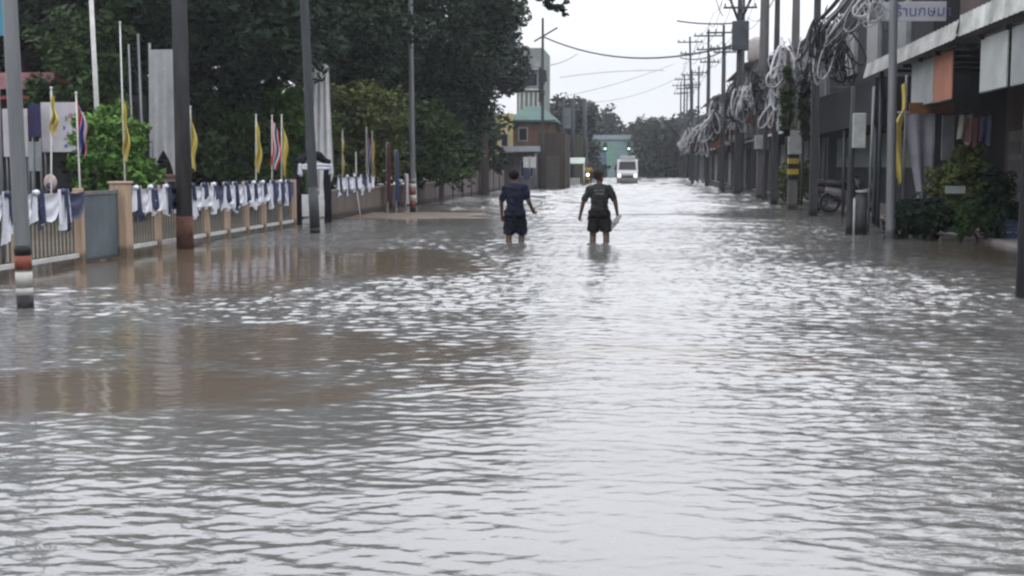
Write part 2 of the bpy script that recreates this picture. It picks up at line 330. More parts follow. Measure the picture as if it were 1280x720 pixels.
# ---------------------------------------------------------------- poles on the left
GALV = mat('galvanised steel', (.24, .25, .26), .5, .2, 2, .4, streak=True)
DSTEEL = mat('dark weathered steel', (.07, .075, .08), .6, .3, 3, .2, streak=True)
CONC = mat('weathered pole concrete', (.16, .155, .15), .85, .3, 3, streak=True)
DCONC = mat('dark damp pole concrete', (.075, .075, .08), .85, .35, 3, streak=True)
REDB = mat('red-brown band paint', (.24, .07, .045), .6, .35, 7)
WHB = mat('grimy white band paint', (.55, .53, .48), .6, .2, 6)
BLK = mat('black band paint', (.018, .018, .02), .5, .3)
WHITE = mat('white paint', (.62, .62, .6), .55, .15, 4)
def banded_pole(px, py, rad, h, bands, m, label, top=None, name='lamp_post'):
    p = gp(px, py); o = empty(name, p, label, 'pole', 'road poles on the left')
    mb = MB(); n = 6; mb.tube([(0,0,-.35)]+[((top or 0)*k/n, 0, h*k/n) for k in range(n+1)], [rad*1.02]+[rad*(1-.28*k/n) for k in range(n+1)], 14)
    mb.build('shaft', m, o, True)
    for z0, z1, bm in bands:
        f = (top or 0)/h
        MB().tube([(f*z0,0,z0), (f*z1,0,z1)], [rad*(1-.28*z0/h)+.004, rad*(1-.28*z1/h)+.004], 14).build('painted_band', bm, o, True)
    MB().tube([((top or 0),0,h-.1), ((top or 0)+.5,0,h+.35), ((top or 0)+1.3,0,h+.5)], .03, 8).build('arm', m, o, True)
    MB().ball(((top or 0)+1.5,0,h+.48), (.32,.12,.06)).build('lamp_head', GALV, o, True)
    return o
banded_pole(32, 385, .078, 7.5, [(-.1,.13,BLK),(.13,.2,WHB),(.22,.36,WHB),(.38,.52,REDB),(.52,.62,BLK)], GALV, 'grey steel lamp post with red-brown, white and black bands, nearest post on the left', top=-.12)
banded_pole(394, 292, .105, 7.5, [(0,.12,BLK),(.12,.95,DSTEEL)], DSTEEL, 'dark post standing in the water in front of the draped archway', top=-.25)
banded_pole(516.5, 264, .09, 7.8, [(0,.12,BLK),(.12,.32,REDB),(.32,.5,WHB),(.5,.68,REDB),(.68,.85,WHB),(.85,1.0,GALV)], GALV, 'slim grey lamp post with red and white bands before the big rounded tree', top=-.05)
FXV_ = gp(153, 321).x; _d = ray(229, VPY); p = Vector((FXV_+.28, _d.y*(FXV_+.28)/_d.x, 0)); o = empty('utility_pole', p, 'thick dark utility pole with a rusty base beside the fence', 'pole')
MB().tube([(0,0,-.35),(0,0,8)], [.145,.115], 10).build('shaft', DCONC, o, True)
MB().tube([(0,0,-.02),(0,0,.55)], [.151,.149], 10).build('rusty_base', mat('rust', (.12,.06,.045), .85, .5, 6), o, True)
# small street sign of blue at the top-left corner
p = at(3, 22, 16.5); o = empty('street_sign', (p.x, p.y, 0), 'blue street sign behind the nearest lamp post, at the left picture edge', 'sign')
MB().tube([(-.12,.03,-.3),(-.12,.03,3.6)], .03, 8).build('sign_post', GALV, o, True)
MB().box(-.35,.04,-.01,.01,p.z-.24,p.z+.3).build('sign_panel', mat('blue sign enamel', (.07,.3,.42), .4, .1), o, bevel=.004)

# ---------------------------------------------------------------- fence, gate, drapes
FX = None
def fpt(px):                                  # the fence line runs parallel to the road through the gate post
    return None
gpost = gp(153, 321); FXV = gpost.x
def fy(px):                                   # depth at which the fence line appears at picture column px
    d = ray(px, VPY); t = FXV/d.x; return d.y*t
POSTC = mat('ochre fence post paint', (.48, .35, .25), .7, .2, 5, streak=True)
BARC = mat('grey fence bar paint', (.12, .12, .11), .5, .2, 5)
def fence(y0, y1, n, label, h=1.05):
    o = empty('metal_fence', (FXV, y0, 0), label, 'fence', 'schoolyard fence'); Lh = y1-y0
    for k in range(n+1):
        y = Lh*k/n
        MB().box(-.06,.06,y-.06,y+.06,-.35,h+.03).build('post', POSTC, o, bevel=.008)
    MB().box(-.02,.02,.06,Lh-.06,h-.08,h-.03).build('rail', WHITE, o); MB().box(-.025,.025,.06,Lh-.06,.1,.16).build('rail', WHITE, o)
    mb = MB(); y = .14
    while y < Lh-.1:
        if min(abs(y-Lh*k/n) for k in range(n+1)) > .09: mb.box(-.009,.009,y-.012,y+.012,.165,h-.085)
        y += .115
    mb.build('bars', BARC, o)
    return o
yg = gpost.y
fence(8.2, yg-1.5, 5, 'grey barred fence with ochre posts, on the camera side of the gate')
fence(yg+.25, fy(366), 8, 'grey barred fence with ochre posts, between the gate and the draped archway')
o = empty('gate_post', (FXV, yg, 0), 'thick ochre concrete gate post where two fences meet', 'post')
MB().box(-.13,.13,-.13,.13,-.35,1.12).build('post_body', POSTC, o, bevel=.015); MB().box(-.15,.15,-.15,.15,1.12,1.16).build('post_cap', POSTC, o, bevel=.012)
o = empty('sheet_gate', (FXV, yg-1.4, 0), 'dull blue-grey sheet metal gate leaf beside the thick ochre post', 'gate')
MB().box(-.015,.015,.03,1.2,.06,.98).build('sheet', mat('blue-grey sheet metal', (.13,.16,.18), .5, .25, 2), o)
mb = MB(); [mb.box(-.03,.03,a,b,c,d) for a,b,c,d in ((0,.04,.02,1.04),(1.19,1.23,.02,1.04),(.04,1.19,.98,1.03),(.04,1.19,.02,.07))]; mb.build('gate_frame', GALV, o)
# cloths
CW = mat('white satin cloth', (.86, .87, .96), .55, .12, 9, bump=.4)
CN = mat('navy satin cloth', (.05, .06, .13), .5, .3, 9, bump=.4)
def cloth_sheet(mb, pts, W, Hh, folds, seed, taper=0, nx_=14, nz_=9):
    """hanging cloth along pts direction (unit Vector d) starting at origin point, width W, drop Hh"""
    o_, d, nrm = pts; r = random.Random(seed); ph = r.uniform(0, 6); vs = []
    for j in range(nz_+1):
        v = j/nz_
        for i in range(nx_+1):
            u = i/nx_; c = u-.5; ww = W*(1-taper*v)
            p = o_+d*(W/2+c*ww)+Vector((0,0,-Hh*v*(1+.12*math.sin(u*7+ph))))+nrm*(.035*math.sin(u*folds*2*math.pi+ph+v*1.5)*(.4+v))
            vs.append(p)
    fs = [(j*(nx_+1)+i, j*(nx_+1)+i+1, (j+1)*(nx_+1)+i+1, (j+1)*(nx_+1)+i) for j in range(nz_) for i in range(nx_)]
    mb.add(vs, fs)
def drape(y, width, label, seed, z=1.06, x=None):
    """white cloth gathered over the rail with hanging tails and a navy ribbon"""
    r = random.Random(seed); x = FXV+.075 if x is None else x
    o = empty('fence_drape', (x, y, z), label, 'drape', 'white and navy drapes along the fence')
    dy, nr = Vector((0,1,0)), Vector((1,0,0)); mb = MB()
    vs = []; nxx, nz = 16, 5                   # swag: a crescent between two ties
    for j in range(nz+1):
        for i in range(nxx+1):
            u = i/nxx; s = 4*u*(1-u); top = -.03*s; bot = -.14-.26*s
            vs.append(Vector((.02+.035*math.sin(j*2.3+u*3)*s+.02*s, u*width, top+(bot-top)*j/nz)))
    mb.add(vs, [(j*(nxx+1)+i, j*(nxx+1)+i+1, (j+1)*(nxx+1)+i+1, (j+1)*(nxx+1)+i) for j in range(nz) for i in range(nxx)])
    mb.build('swag', CW if r.random() < .6 else CN, o, True)
    mb = MB(); cloth_sheet(mb, (Vector((.03,-.1,.03)), dy, nr), .3+r.uniform(-.05,.06), .48+r.uniform(-.06,.12), 2.5, seed, taper=-.35); mb.build('tail', CW, o, True)
    mb = MB(); cloth_sheet(mb, (Vector((.055,.02,.04)), dy, nr), .13+r.uniform(0,.06), .34+r.uniform(-.08,.2), 1.5, seed+1, taper=-.2); mb.build('ribbon', CN, o, True)
    mb = MB(); mb.ball((.05,0,.0), (.03,.07,.04)); mb.build('knot', CN if r.random() < .5 else CW, o, True)
    return o
y = yg+.35; k = 0; yend = fy(366); N = 15
for k in range(N):
    yy = yg+.35+(yend-yg-.6)*k/N
    drape(yy+random.uniform(-.06,.06), (yend-yg-.6)/N*1.0, ORD[k]+' white and navy drape from the thick gate post towards the archway', 40+k)
for k in range(6):
    yy = yg-1.75-.78*(k+1)+.3
    drape(yy, .72, ORD[k]+' white and navy drape from the gate leaf towards the camera', 70+k, z=1.05)
# low wall right of the arch
WALLM = mat('brown-grey rendered wall', (.17, .14, .125), .85, .3, .8, streak=True)
ya, yb = fy(416), fy(540)
o = empty('boundary_wall', (FXV, ya, 0), 'low brown rendered wall topped by drapes, right of the archway', 'wall')
MB().box(-.1,.1,0,yb-ya,-.35,.72).build('wall_body', WALLM, o, bevel=.01); MB().box(-.13,.13,0,yb-ya,.72,.78).build('coping', mat('coping concrete', (.24,.22,.2), .8), o, bevel=.01)
for k in range(5):
    L_ = (fy(462)-ya)/5; drape(ya+.2+k*L_, L_*.96, ORD[k]+' drape on the low brown wall, counting from the archway', 90+k, z=1.12)
o = empty('boundary_wall', (FXV, yb+.2, 0), 'taller grey-mauve wall running back towards the yellow house', 'wall')
LW = fy(628)-yb-.2
MB().box(-.1,.1,0,LW,-.35,1.12).build('wall_body', mat('grey-mauve render', (.2,.175,.18), .85, .3, .6, streak=True), o, bevel=.01)
mb = MB(); y = 1.5
while y < LW: mb.box(.1,.16,y-.12,y+.12,-.35,1.16); y += 3
mb.build('pilasters', WALLM, o)
# dark draped posts by the wall
for k, (px, m_, lab) in enumerate([(474, mat('maroon cloth', (.08,.02,.03), .7), 'maroon draped post between the drapes and the white cloths'), (485, CN, 'navy draped post left of the white cloths'),
                                  (497, mat('pale pink cloth', (.6,.5,.52), .7), 'pale pink cloth hanging on a post by the wall'), (507, CW, 'white cloth hanging on a post nearest the striped lamp post')]):
    y_ = fy(px); o = empty('draped_post', (FXV+.25, y_, 0), lab, 'draped post', 'cloth-wrapped posts by the wall')
    hh = [2.1,1.9,1.15,1.2][k]
    MB().tube([(0,0,-.35),(0,0,hh)], .035, 8).build('post', WHITE, o, True)
    mb = MB(); cloth_sheet(mb, (Vector((.05,-.25,hh-.02)), Vector((0,1,0)), Vector((1,0,0))), .5, hh-.25, 3, 11+k, taper=.15); mb.build('cloth', m_, o, True)
# draped archway
pa, pb = gp(373, 281), gp(410, 279)
o = empty('draped_archway', pa, 'narrow archway wrapped in black cloth with a white swag over the entrance', 'archway')
dv = pb-pa; dv.z = 0; Wd = dv.length; d = dv.normalized(); nr = Vector((d.y, -d.x, 0))
for s_ in (0, Wd):
    mb = MB(); b_ = d*s_; mb.tube([b_+Vector((0,0,-.3)), b_+Vector((0,0,.5))+nr*.01, b_+Vector((0,0,1.0))-nr*.01, b_+Vector((0,0,1.45))], [.1,.085,.1,.08], 12); mb.build('draped_leg', mat('black cloth', (.012,.013,.018), .8, .3, 8, bump=.5), o, True)
mb = MB(); mb.tube([d*(Wd*u)+Vector((0,0,1.45+.22*math.sin(math.pi*u))) for u in [k/10 for k in range(11)]], [.1+.02*math.sin(k*2) for k in range(11)], 10); mb.build('draped_beam', MATS['black cloth'], o, True)
mb = MB(); vs = []
for j in range(6):
    for i in range(17):
        u = i/16; s = 4*u*(1-u); a = 1.42+.1*s-.1*s*0; vs.append(d*(Wd*u)+nr*(.13+.03*math.sin(j*2))+Vector((0,0,1.42+.04*s-(.022+.012*s)*j)))
mb.add(vs, [(j*17+i, j*17+i+1, (j+1)*17+i+1, (j+1)*17+i) for j in range(5) for i in range(16)]); mb.build('swag', CW, o, True)
for s_ in (-.02, Wd+.02):
    mb = MB(); cloth_sheet(mb, (d*(s_-.08)+nr*.12+Vector((0,0,1.45)), d, nr), .12, .28, 1.5, 9, taper=.3); mb.build('tail', CW, o, True)
pg = gp(392, 272); g_ = MB().box(pg.x-.55, pg.x+.75, pg.y, pg.y+.06, -.3, .62).build('entrance_board', mat('pale entrance board', (.8,.8,.8), .6), org=(pg.x, pg.y, 0), bevel=.01)
tag(g_, 'pale grey board closing the draped archway', 'board')

def house(name, px0, px1, ytop, Yd, depth, m_, label, parts=True, roof=None, win=None, cat='building', z0=-.35, wins=None, door=None):
    a, b_ = at(px0, ytop, Yd), at(px1, ytop, Yd); W_ = b_.x-a.x; Hh = a.z
    o = empty(name, (a.x, Yd, 0), label, cat)
    MB().box(0, W_, 0, depth, z0, Hh).build('wall', m_, o, bevel=.02)
    if roof:
        rm, rh, ov = roof; mb = MB()
        mb.add([(-ov,-ov,Hh),(W_+ov,-ov,Hh),(W_+ov,depth+ov,Hh),(-ov,depth+ov,Hh),(W_*.3,depth*.4,Hh+rh),(W_*.7,depth*.4,Hh+rh),(-ov,-ov,Hh-.12),(W_+ov,-ov,Hh-.12),(W_+ov,depth+ov,Hh-.12),(-ov,depth+ov,Hh-.12)],
               [(0,1,5,4),(1,2,5),(2,3,4,5),(3,0,4),(6,7,1,0),(7,8,2,1),(8,9,3,2),(9,6,0,3),(9,8,7,6)]); mb.build('roof', rm, o)
    for (u0, u1, z0_, z1_) in (wins or []):
        f = MB().box(u0*W_, u1*W_, -.05, -.003, z0_, z1_).build('window', mat('window frame grey', (.3,.32,.32), .6), o)
        MB().box(u0*W_+.06, u1*W_-.06, -.056, -.052, z0_+.06, z1_-.06).build('pane', mat('dark window glass', (.02,.024,.03), .15), f)
    for (u0, u1, z1_) in (door or []): MB().box(u0*W_, u1*W_, -.05, -.003, -.3, z1_).build('door', mat('dull door paint', (.1,.09,.08), .6), o)
    return o
# ---------------------------------------------------------------- tall banners and flags
def tall_banner(px0, px1, y_top, y_bot, Yd, m_, label, taper, seed):
    a, b_ = at(px0, y_top, Yd), at(px1, y_top, Yd); zb = at(px0, y_bot, Yd).z
    o = empty('tall_banner', (a.x, Yd, 0), label, 'banner'); W_ = b_.x-a.x
    for x in (0, W_): MB().tube([(x,.05,-.3),(x,.05,a.z+.15)], .03, 8).build('pole', GALV, o, True)
    mb = MB(); cloth_sheet(mb, (Vector((0,0,a.z)), Vector((1,0,0)), Vector((0,-1,0))), W_, a.z-zb, 3.2, seed, taper=taper, nx_=24, nz_=20); mb.build('cloth', m_, o, True)
tall_banner(186, 218, 62, 205, 28.5, mat('grey banner cloth', (.42,.43,.44), .8, .2, 1.5), 'tall grey cloth banner hanging behind the fence under the dark tree', -.15, 3)
tall_banner(390, 410, 80, 235, 36, mat('white banner cloth', (.95,.96,.97), .8, .2, 2), 'tall white cloth banner rising behind the draped archway', -.55, 5)
YEL = mat('yellow flag cloth', (.66, .53, .14), .7, .15, 6)
FR, FW, FB = mat('flag red', (.75,.03,.05), .7, .15), mat('flag white', (.7,.7,.7), .7, .1), mat('flag blue', (.03,.03,.2), .7, .15)
def flagpole(px, ybase, Yd, ytop, f0, f1, kind, label, lean=0, rad=.012, fw=.30):
    fw *= .55 if kind == 'y' else .8
    """limp flag hanging on a slim pole; f0..f1 = picture rows the cloth spans"""
    b_ = at(px, ybase, Yd); tp = at(px+lean, ytop, Yd); o = empty('flagpole', (b_.x, Yd, min(b_.z, 0)), label, 'flag', 'flags along the schoolyard fence')
    z0 = o.location.z; dx = tp.x-b_.x
    MB().tube([(0,0,0), (dx,0,tp.z-z0)], [rad*1.2, rad], 8).build('pole', WHITE, o, True)
    MB().ball((dx,0,tp.z-z0+.02), .022, 8, 6).build('finial', WHITE, o, True)
    za, zb = at(px, f0, Yd).z-z0, at(px, f1, Yd).z-z0; Hf = za-zb; mb = MB(); n_, k_ = 15, 12; vs = []; sd = random.Random(px)
    ph = sd.uniform(0, 6)
    for j in range(k_+1):
        v = j/k_
        for i in range(n_+1):
            u = i/n_; wd = fw*(.25+.75*math.sin(math.pi*min(1, .15+v*.75)))
            vs.append((dx*(za-Hf*v)/(tp.z-z0)+rad+u*wd*.55+.02*math.sin(v*9+ph), .05*math.sin(u*9+ph+v*2)*(.3+v), za-Hf*v-u*.25*Hf*(1-v*.4)))
    for j in range(k_):
        for i in range(n_):
            fr = i/n_
            mb.mi = 0 if kind == 'y' else (0 if fr < .17 or fr > .83 else 1 if fr < .34 or fr > .66 else 2)
            mb.add([vs[j*(n_+1)+i], vs[j*(n_+1)+i+1], vs[(j+1)*(n_+1)+i+1], vs[(j+1)*(n_+1)+i]], [(0,1,2,3)])
    mb.build('flag', YEL if kind == 'y' else [FR, FW, FB], o, True)
flagpole(64, 330, fy(64)+.2, 112, 116, 162, 'y', 'yellow flag on a slim pole in front of the white boards', fw=.22)
flagpole(104, 324, fy(104), 118, 126, 188, 't', 'red, white and blue striped flag on a white pole beside the gate leaf', lean=-9, fw=.3)
flagpole(159, 318, fy(159), 30, 122, 192, 'y', 'yellow flag on the tallest slim white pole behind the gate post', lean=-9, fw=.26)
flagpole(238, 298, fy(238), 135, 140, 205, 'y', 'yellow flag just right of the thick utility pole', fw=.3)
flagpole(320, 285, fy(320)+.3, 145, 150, 208, 'y', 'yellow flag between the utility pole and the striped flag pair', fw=.34)
flagpole(340, 283, fy(340)+.3, 146, 150, 205, 't', 'striped national flag next to an orange-yellow flag, left of the archway', fw=.42)
flagpole(352, 280, fy(352)+.3, 145, 148, 215, 'y', 'orange-yellow flag touching the striped flag, left of the archway', fw=.4)
flagpole(428, 272, fy(428)+.2, 165, 168, 215, 'y', 'slim limp flag right of the white banner', fw=.12)
flagpole(458, 268, fy(458)+.2, 160, 163, 222, 't', 'striped flag in the close pair over the low brown wall', fw=.3)
flagpole(465, 267, fy(465)+.4, 165, 168, 225, 'y', 'yellow flag in the close pair over the low brown wall', fw=.3)
def plain_pole(px, ytop, Yd, rad, m_, label, name='steel_pole', lean=0, zt=None):
    a = at(px, 207, Yd); z1 = zt or at(px, ytop, Yd).z; dx = at(px+lean, 207, Yd).x-a.x; o = MB().tube([(0,0,-.35),(dx,0,z1)], [rad, rad*.75], 10).build(name, m_, smooth=True)
    o.location = (a.x, Yd, 0); return tag(o, label, 'pole', 'slim poles in the schoolyard')
plain_pole(127, 0, 27, .062, WHITE, 'thick white pole rising above the bright green bush', lean=-8, zt=6)
plain_pole(168, 55, 30, .03, GALV, 'thinner grey pole just left of the tall grey banner', lean=-3)
plain_pole(180, 42, 31, .045, GALV, 'grey pole touching the left edge of the tall grey banner', lean=-3)
plain_pole(383, 60, 36, .03, mat('green-grey pole paint', (.2,.25,.2), .6), 'green-grey pole left of the white banner')
plain_pole(445, 190, 36, .022, WHITE, 'short white stick above the low brown wall')
o = plain_pole(452, 216, 34.8, .022, WHITE, 'white stick leaning against the low brown wall', lean=-10)

# ---------------------------------------------------------------- schoolyard building and boards (far left)
Yd = 31
o = empty('school_building', (at(0, 207, Yd).x-3, Yd, 0), 'dim school building with a red fascia and dark columns behind the boards', 'building')
x0 = at(0,207,Yd).x; bx = o.location.x
def L0(px): return at(px, 207, Yd).x-bx
MB().box(-6, L0(128), 3, 3.2, 0, 3.3).build('wall', mat('dim grey wall', (.09,.09,.095), .85), o)
MB().box(-6, L0(112), -.25, 3.6, 3.05, 3.12).build('roof', mat('red roof sheet', (.30,.05,.05), .6, .3), o)
MB().box(-6, L0(78), -.3, -.26, at(0,112,Yd).z, at(0,92,Yd).z).build('fascia', mat('pinkish fascia', (.42,.2,.22), .7, .4, 2), o)
MB().box(L0(80), L0(110), -.3, -.26, at(0,106,Yd).z, at(0,91,Yd).z).build('fascia', MATS['red roof sheet'], o)
for a, b_ in ((-16, -2), (37, 47), (104, 112)): MB().box(L0(a), L0(b_), -.1, .12, 0, 3.0).build('column', mat('dark column paint', (.04,.04,.045), .7), o)
def board(px0, px1, y0, y1, Yd, m_, label, cat='board'):
    a, b_ = at(px0, y0, Yd), at(px1, y1, Yd); o = empty('notice_board', (a.x, Yd, 0), label, cat, 'boards behind the fence'); W_ = b_.x-a.x
    MB().box(0, W_, -.02, .02, b_.z, a.z).build('panel', m_, o, bevel=.004)
    for x in (.04, W_-.04): MB().tube([(x,.05,-.3),(x,.05,a.z)], .022, 8).build('leg', GALV, o, True)
    return o
b1 = board(51, 99, 128, 190, 29, mat('white board vinyl', (.55,.53,.56), .6, .12, 3), 'large whitish board with smudged colours beside the striped flag')
rr = random.Random(3)
for k in range(12):
    x, z = rr.uniform(.45,.8), rr.uniform(1.8,2.6)-b1.location.z; c_ = [mat('print blue', (.1,.15,.4)), mat('print pink', (.5,.2,.3)), mat('print grey', (.3,.3,.35))][k % 3]
    MB().box(x,x+rr.uniform(.03,.09),-.026-.001*k,-.022,z,z+rr.uniform(.03,.12)).build('printed_patch', c_, b1)
board(3, 36, 136, 196, 29, MATS['white board vinyl'], 'whitish board behind the nearest lamp post')
board(36, 51, 130, 171, 28.6, mat('purple banner vinyl', (.035,.025,.1), .6), 'small dark purple board between two whitish boards')
board(36, 52, 177, 214, 28.7, mat('grey board', (.33,.35,.37), .6), 'small grey board below the purple board')
# little gatehouse with two dark windows
p = at(208, 235, 27.5); o = empty('guard_booth', (p.x, 27.5, 0), 'small beige booth with two dark windows behind the drapes', 'booth')
MB().box(-.28,.28,0,.5,-.3,1.15).build('wall', mat('beige booth wall', (.4,.34,.25), .8), o, bevel=.01); MB().box(-.34,.34,-.06,.56,1.15,1.2).build('roof', mat('booth roof', (.25,.12,.12), .7), o)
MB().box(-.2,-.04,-.012,0.0,.85,1.05).build('window', BLK, o); MB().box(.04,.2,-.012,0.0,.85,1.05).build('window', BLK, o)
p = at(63, 228, 17.9); o = empty('cloth_rosette', (p.x, p.y, p.z), 'round pale pink cloth rosette on the fence below the yellow flag', 'rosette')
mb = MB(); mb.ball((0,0,0), (.10,.05,.12), 16, 10); mb.build('ruffle', mat('rosette cloth', (.55,.42,.4), .7, .3, 14, bump=.6), o, True); MB().ball((0,-.045,-.05), (.05,.02,.05)).build('centre', CN, o, True)
# bits seen between the trees
p = at(330, 92, 55); o = empty('rooftop_aerial', (p.x, 55, 0), 'pale aerial mast seen through the gap above the flags', 'aerial')
MB().tube([(0,0,-.3),(0,0,p.z)], .04, 8).build('mast', WHITE, o, True); MB().box(-.3,.55,-.02,.02,p.z-.1,p.z-.04).build('bar', WHITE, o); MB().box(-.1,.5,-.02,.02,p.z-.6,p.z-.54).build('bar', WHITE, o)
o = house('pale_roofed_hall', 262, 352, 118, 49, 4, mat('pale hall wall', (.5,.5,.48), .8, .3, 1), 'pale school hall glimpsed through the gap above the flags', roof=(mat('pale hall roof', (.75,.76,.76), .6, .3, 1), 1.1, .3), wins=[(.1,.3,1.6,2.8),(.4,.6,1.6,2.8),(.7,.9,1.6,2.8)])
# white lump on the water by the gate
p = gp(122, 312); tag(MB().ball((0,0,.04), (.2,.14,.09), 14, 8).build('plastic_bag', mat('white plastic', (.6,.62,.64), .4, .1), smooth=True), 'white plastic bag in the water by the gate leaf', 'bag').location = p+Vector((-.15,.2,0))

# ---------------------------------------------------------------- buildings far left of the road
GR = mat('grey-green render', (.25,.28,.26), .8, .2, .6, streak=True); YW = mat('faded yellow render', (.5,.42,.2), .8, .2, .5)
BRW = mat('brown timber wall', (.14,.085,.06), .8, .3, 1.2); TEAL = mat('teal roof sheet', (.065,.13,.115), .75, .25, 1)
DBR = mat('dark brown shed wall', (.075,.06,.052), .85, .35, 1, streak=True); OLV = mat('olive-grey wall', (.11,.115,.09), .85, .3, 1, streak=True)
o = house('tall_house', 646, 679, 60, 92, 7, GR, 'tall grey-green house with vertical stripes behind the teal roof', wins=[(.2,.8,7.0,8.0)])
mb = MB()
for k in range(6): mb.box(.15+k*.33, .27+k*.33, -.12, 0, 4.4, 6.6)
for z in (6.75, 8.2): MB().box(-.1,1.9,-.25,0,z,z+.12).build('ledge', mat('pale fin paint', (.5,.53,.5), .7), o)
for u in (.12,.62): f = MB().box(u*1.9+.0,u*1.9+.5,-.05,-.003,8.4,9.0).build('window', mat('window frame grey', (.3,.32,.32), .6), o)
mb.build('fins', mat('pale fin paint', (.5,.53,.5), .7), o)
house('yellow_house', 604, 641, 142, 84, 6, YW, 'faded yellow house partly hidden by tree leaves', wins=[(.6,.85,2.6,3.5)])
house('timber_house', 641, 688, 150, 84.5, 6, BRW, 'brown timber upper floor under a teal hipped roof', roof=(TEAL, 1.0, .35), wins=[(.15,.4,3,3.9)])
o = house('roadside_shop', 624, 672, 190, 77.5, 4, mat('grey shop wall', (.17,.17,.18), .8), 'low grey shop with a flat pale canopy at the road edge', wins=[(.55,.9,.7,1.7)], door=[(.1,.4,1.8)])
MB().box(-.2, 2.5, -1.2, .0, at(640,190,77.5).z+.02, at(640,184,77.5).z+.05).build('canopy', mat('pale canopy', (.4,.42,.46), .6), o)
for x in (0.0, 2.3): MB().tube([(x,-1.1,-.35),(x,-1.1,at(640,190,77.5).z)], .05, 8).build('post', GALV, o, True)
o = house('brown_shed', 673, 706, 166, 78, 6, DBR, 'dark brown shed beside the road right of the low grey shop', door=[(.3,.8,2.0)])
house('olive_block', 704, 731, 170, 100, 6, OLV, 'low olive-grey block behind the steel billboard frame', wins=[(.2,.5,2.4,3.2)])
o = empty('market_stall', tuple(at(719, 232, 88).xy)+(0,), 'small market stall with a pale greenish roof left of the motorcycle', 'stall')
MB().slab([(-.65,-.7,1.5),(.65,-.7,1.5),(.65,.7,1.9),(-.65,.7,1.9)], (0,0,.05)).build('roof', mat('pale green tarp', (.42,.5,.46), .6), o)
for x in (-.6,.6):
    for y_ in (-.65,.65): MB().tube([(x,y_,-.35),(x,y_,1.5 if y_ < 0 else 1.88)], .035, 6).build('leg', WHITE, o, True)
MB().box(-.6,.3,-.3,.5,-.3,.55).build('counter', WHITE, o)
# billboard frame
a, b_ = at(704, 124, 94), at(731, 124, 94); o = empty('billboard_frame', (a.x, 94, 0), 'open steel billboard frame standing on tall posts', 'billboard'); W_ = b_.x-a.x
for x in (0, W_*.45, W_): MB().tube([(x,0,-.35),(x,0,a.z)], .15 if x else .09, 8).build('post', DSTEEL, o, True)
mb = MB()
for z in (a.z, a.z-.5, a.z-2.2): mb.tube([(0,0,z),(W_,0,z)], .05, 6)
mb.tube([(0,0,a.z-2.2),(W_*.45,0,a.z)], .03, 6); mb.tube([(W_,0,a.z-2.2),(W_*.45,0,a.z)], .03, 6); mb.build('truss', DSTEEL, o)
MB().box(W_*.05, W_*.42, -.05, .02, a.z-2.1, a.z-.6).build('panel', mat('grey faded panel', (.2,.21,.23), .8), o)
# sign behind the wader
p = at(662, 210, 60); o = empty('street_sign', (p.x, 60, 0), 'twin white street signs on a post right of the wader in navy', 'sign')
MB().tube([(0,0,-.35),(0,0,1.85)], .035, 8).build('sign_post', GALV, o, True)
for s_ in (-.16,.16):
    MB().box(s_-.13,s_+.13,-.05,-.03,1.3,1.8).build('sign_panel', WHITE, o, bevel=.004)
MB().box(-.28,.02,-.06,-.04,.75,1.25).build('navy_plate', CN, o, bevel=.02)

# ---------------------------------------------------------------- utility poles
def util_pole(px, py, h, w0, label, m_=None, arms=(), x=None, Yp=None, lean=0, square=True, extra=None):
    p = gp(px, py) if Yp is None else Vector((x, Yp, 0)); o = empty('utility_pole', (p.x, p.y, 0), label, 'pole', 'utility poles along the right of the road')
    m_ = m_ or DCONC; mb = MB(); n = 4 if square else 12; ph = math.pi/4
    vs = []
    for z, r_ in ((-.35, w0), (h*.5, w0*.8), (h, w0*.6)):
        for j in range(n): a = ph+2*math.pi*j/n; vs.append((lean*z/h+r_*math.cos(a), r_*math.sin(a), z))
    mb.add(vs, [(i*n+j, i*n+(j+1)%n, (i+1)*n+(j+1)%n, (i+1)*n+j) for i in range(2) for j in range(n)]+[tuple(2*n+j for j in range(n))])
    mb.build('shaft', m_, o, smooth=not square)
    for z, L_ in arms:
        lx = lean*z/h
        arm = MB().box(lx-L_, lx+L_, -w0-.1, -w0+.0, z, z+.09).build('crossarm', DSTEEL, o)
        for s_ in (-.9,-.45,.45,.9): MB().tube([(lx+s_*L_,-w0-.05,z+.09),(lx+s_*L_,-w0-.05,z+.2),(lx+s_*L_,-w0-.05,z+.26)], [.03,.055,.02], 8).build('insulator', mat('insulator', (.25,.24,.24), .3), arm, True)
    return o, p
UP = {}
P = UP
P[0] = util_pole(1113, 299, 8.5, .095, 'slim grey steel pole in front of the grey tarpaulin', m_=GALV, square=False, lean=-.12)
P[1] = util_pole(1061, 293, 3.0, .075, 'short dark post with a grey meter box', m_=DCONC, square=False, lean=.02)
P[2] = util_pole(1016, 270, 9.5, .16, 'dark concrete pole just right of the striped pole')
P[3] = util_pole(990, 262, 9.5, .21, 'thick concrete pole with yellow and black stripes near its foot', m_=CONC)
P[4] = util_pole(967, 256.5, 9.5, .17, 'dark concrete pole just left of the striped pole')
P[5] = util_pole(950, 247.5, 10.5, .25, 'thick concrete pole second from the far end of the near cluster', m_=CONC, arms=((9.3,.9),))
P[6] = util_pole(921, 243, 11, .22, 'bulky pole carrying a transformer, far end of the near cluster', arms=((9.8,1.0),(8.9,.8)))
o6 = P[6][0]; MB().box(-.38,.42,-.5,-.15,6.9,8.3).build('transformer', mat('dark transformer steel', (.06,.065,.075), .5, .2), o6, bevel=.04)
mb = MB(); mb.tube([(0,0,8.2),(-.55,0,9.6)], .07, 8); mb.tube([(0,0,8.2),(.7,0,9.8)], .07, 8); mb.build('strut', DSTEEL, o6, True)
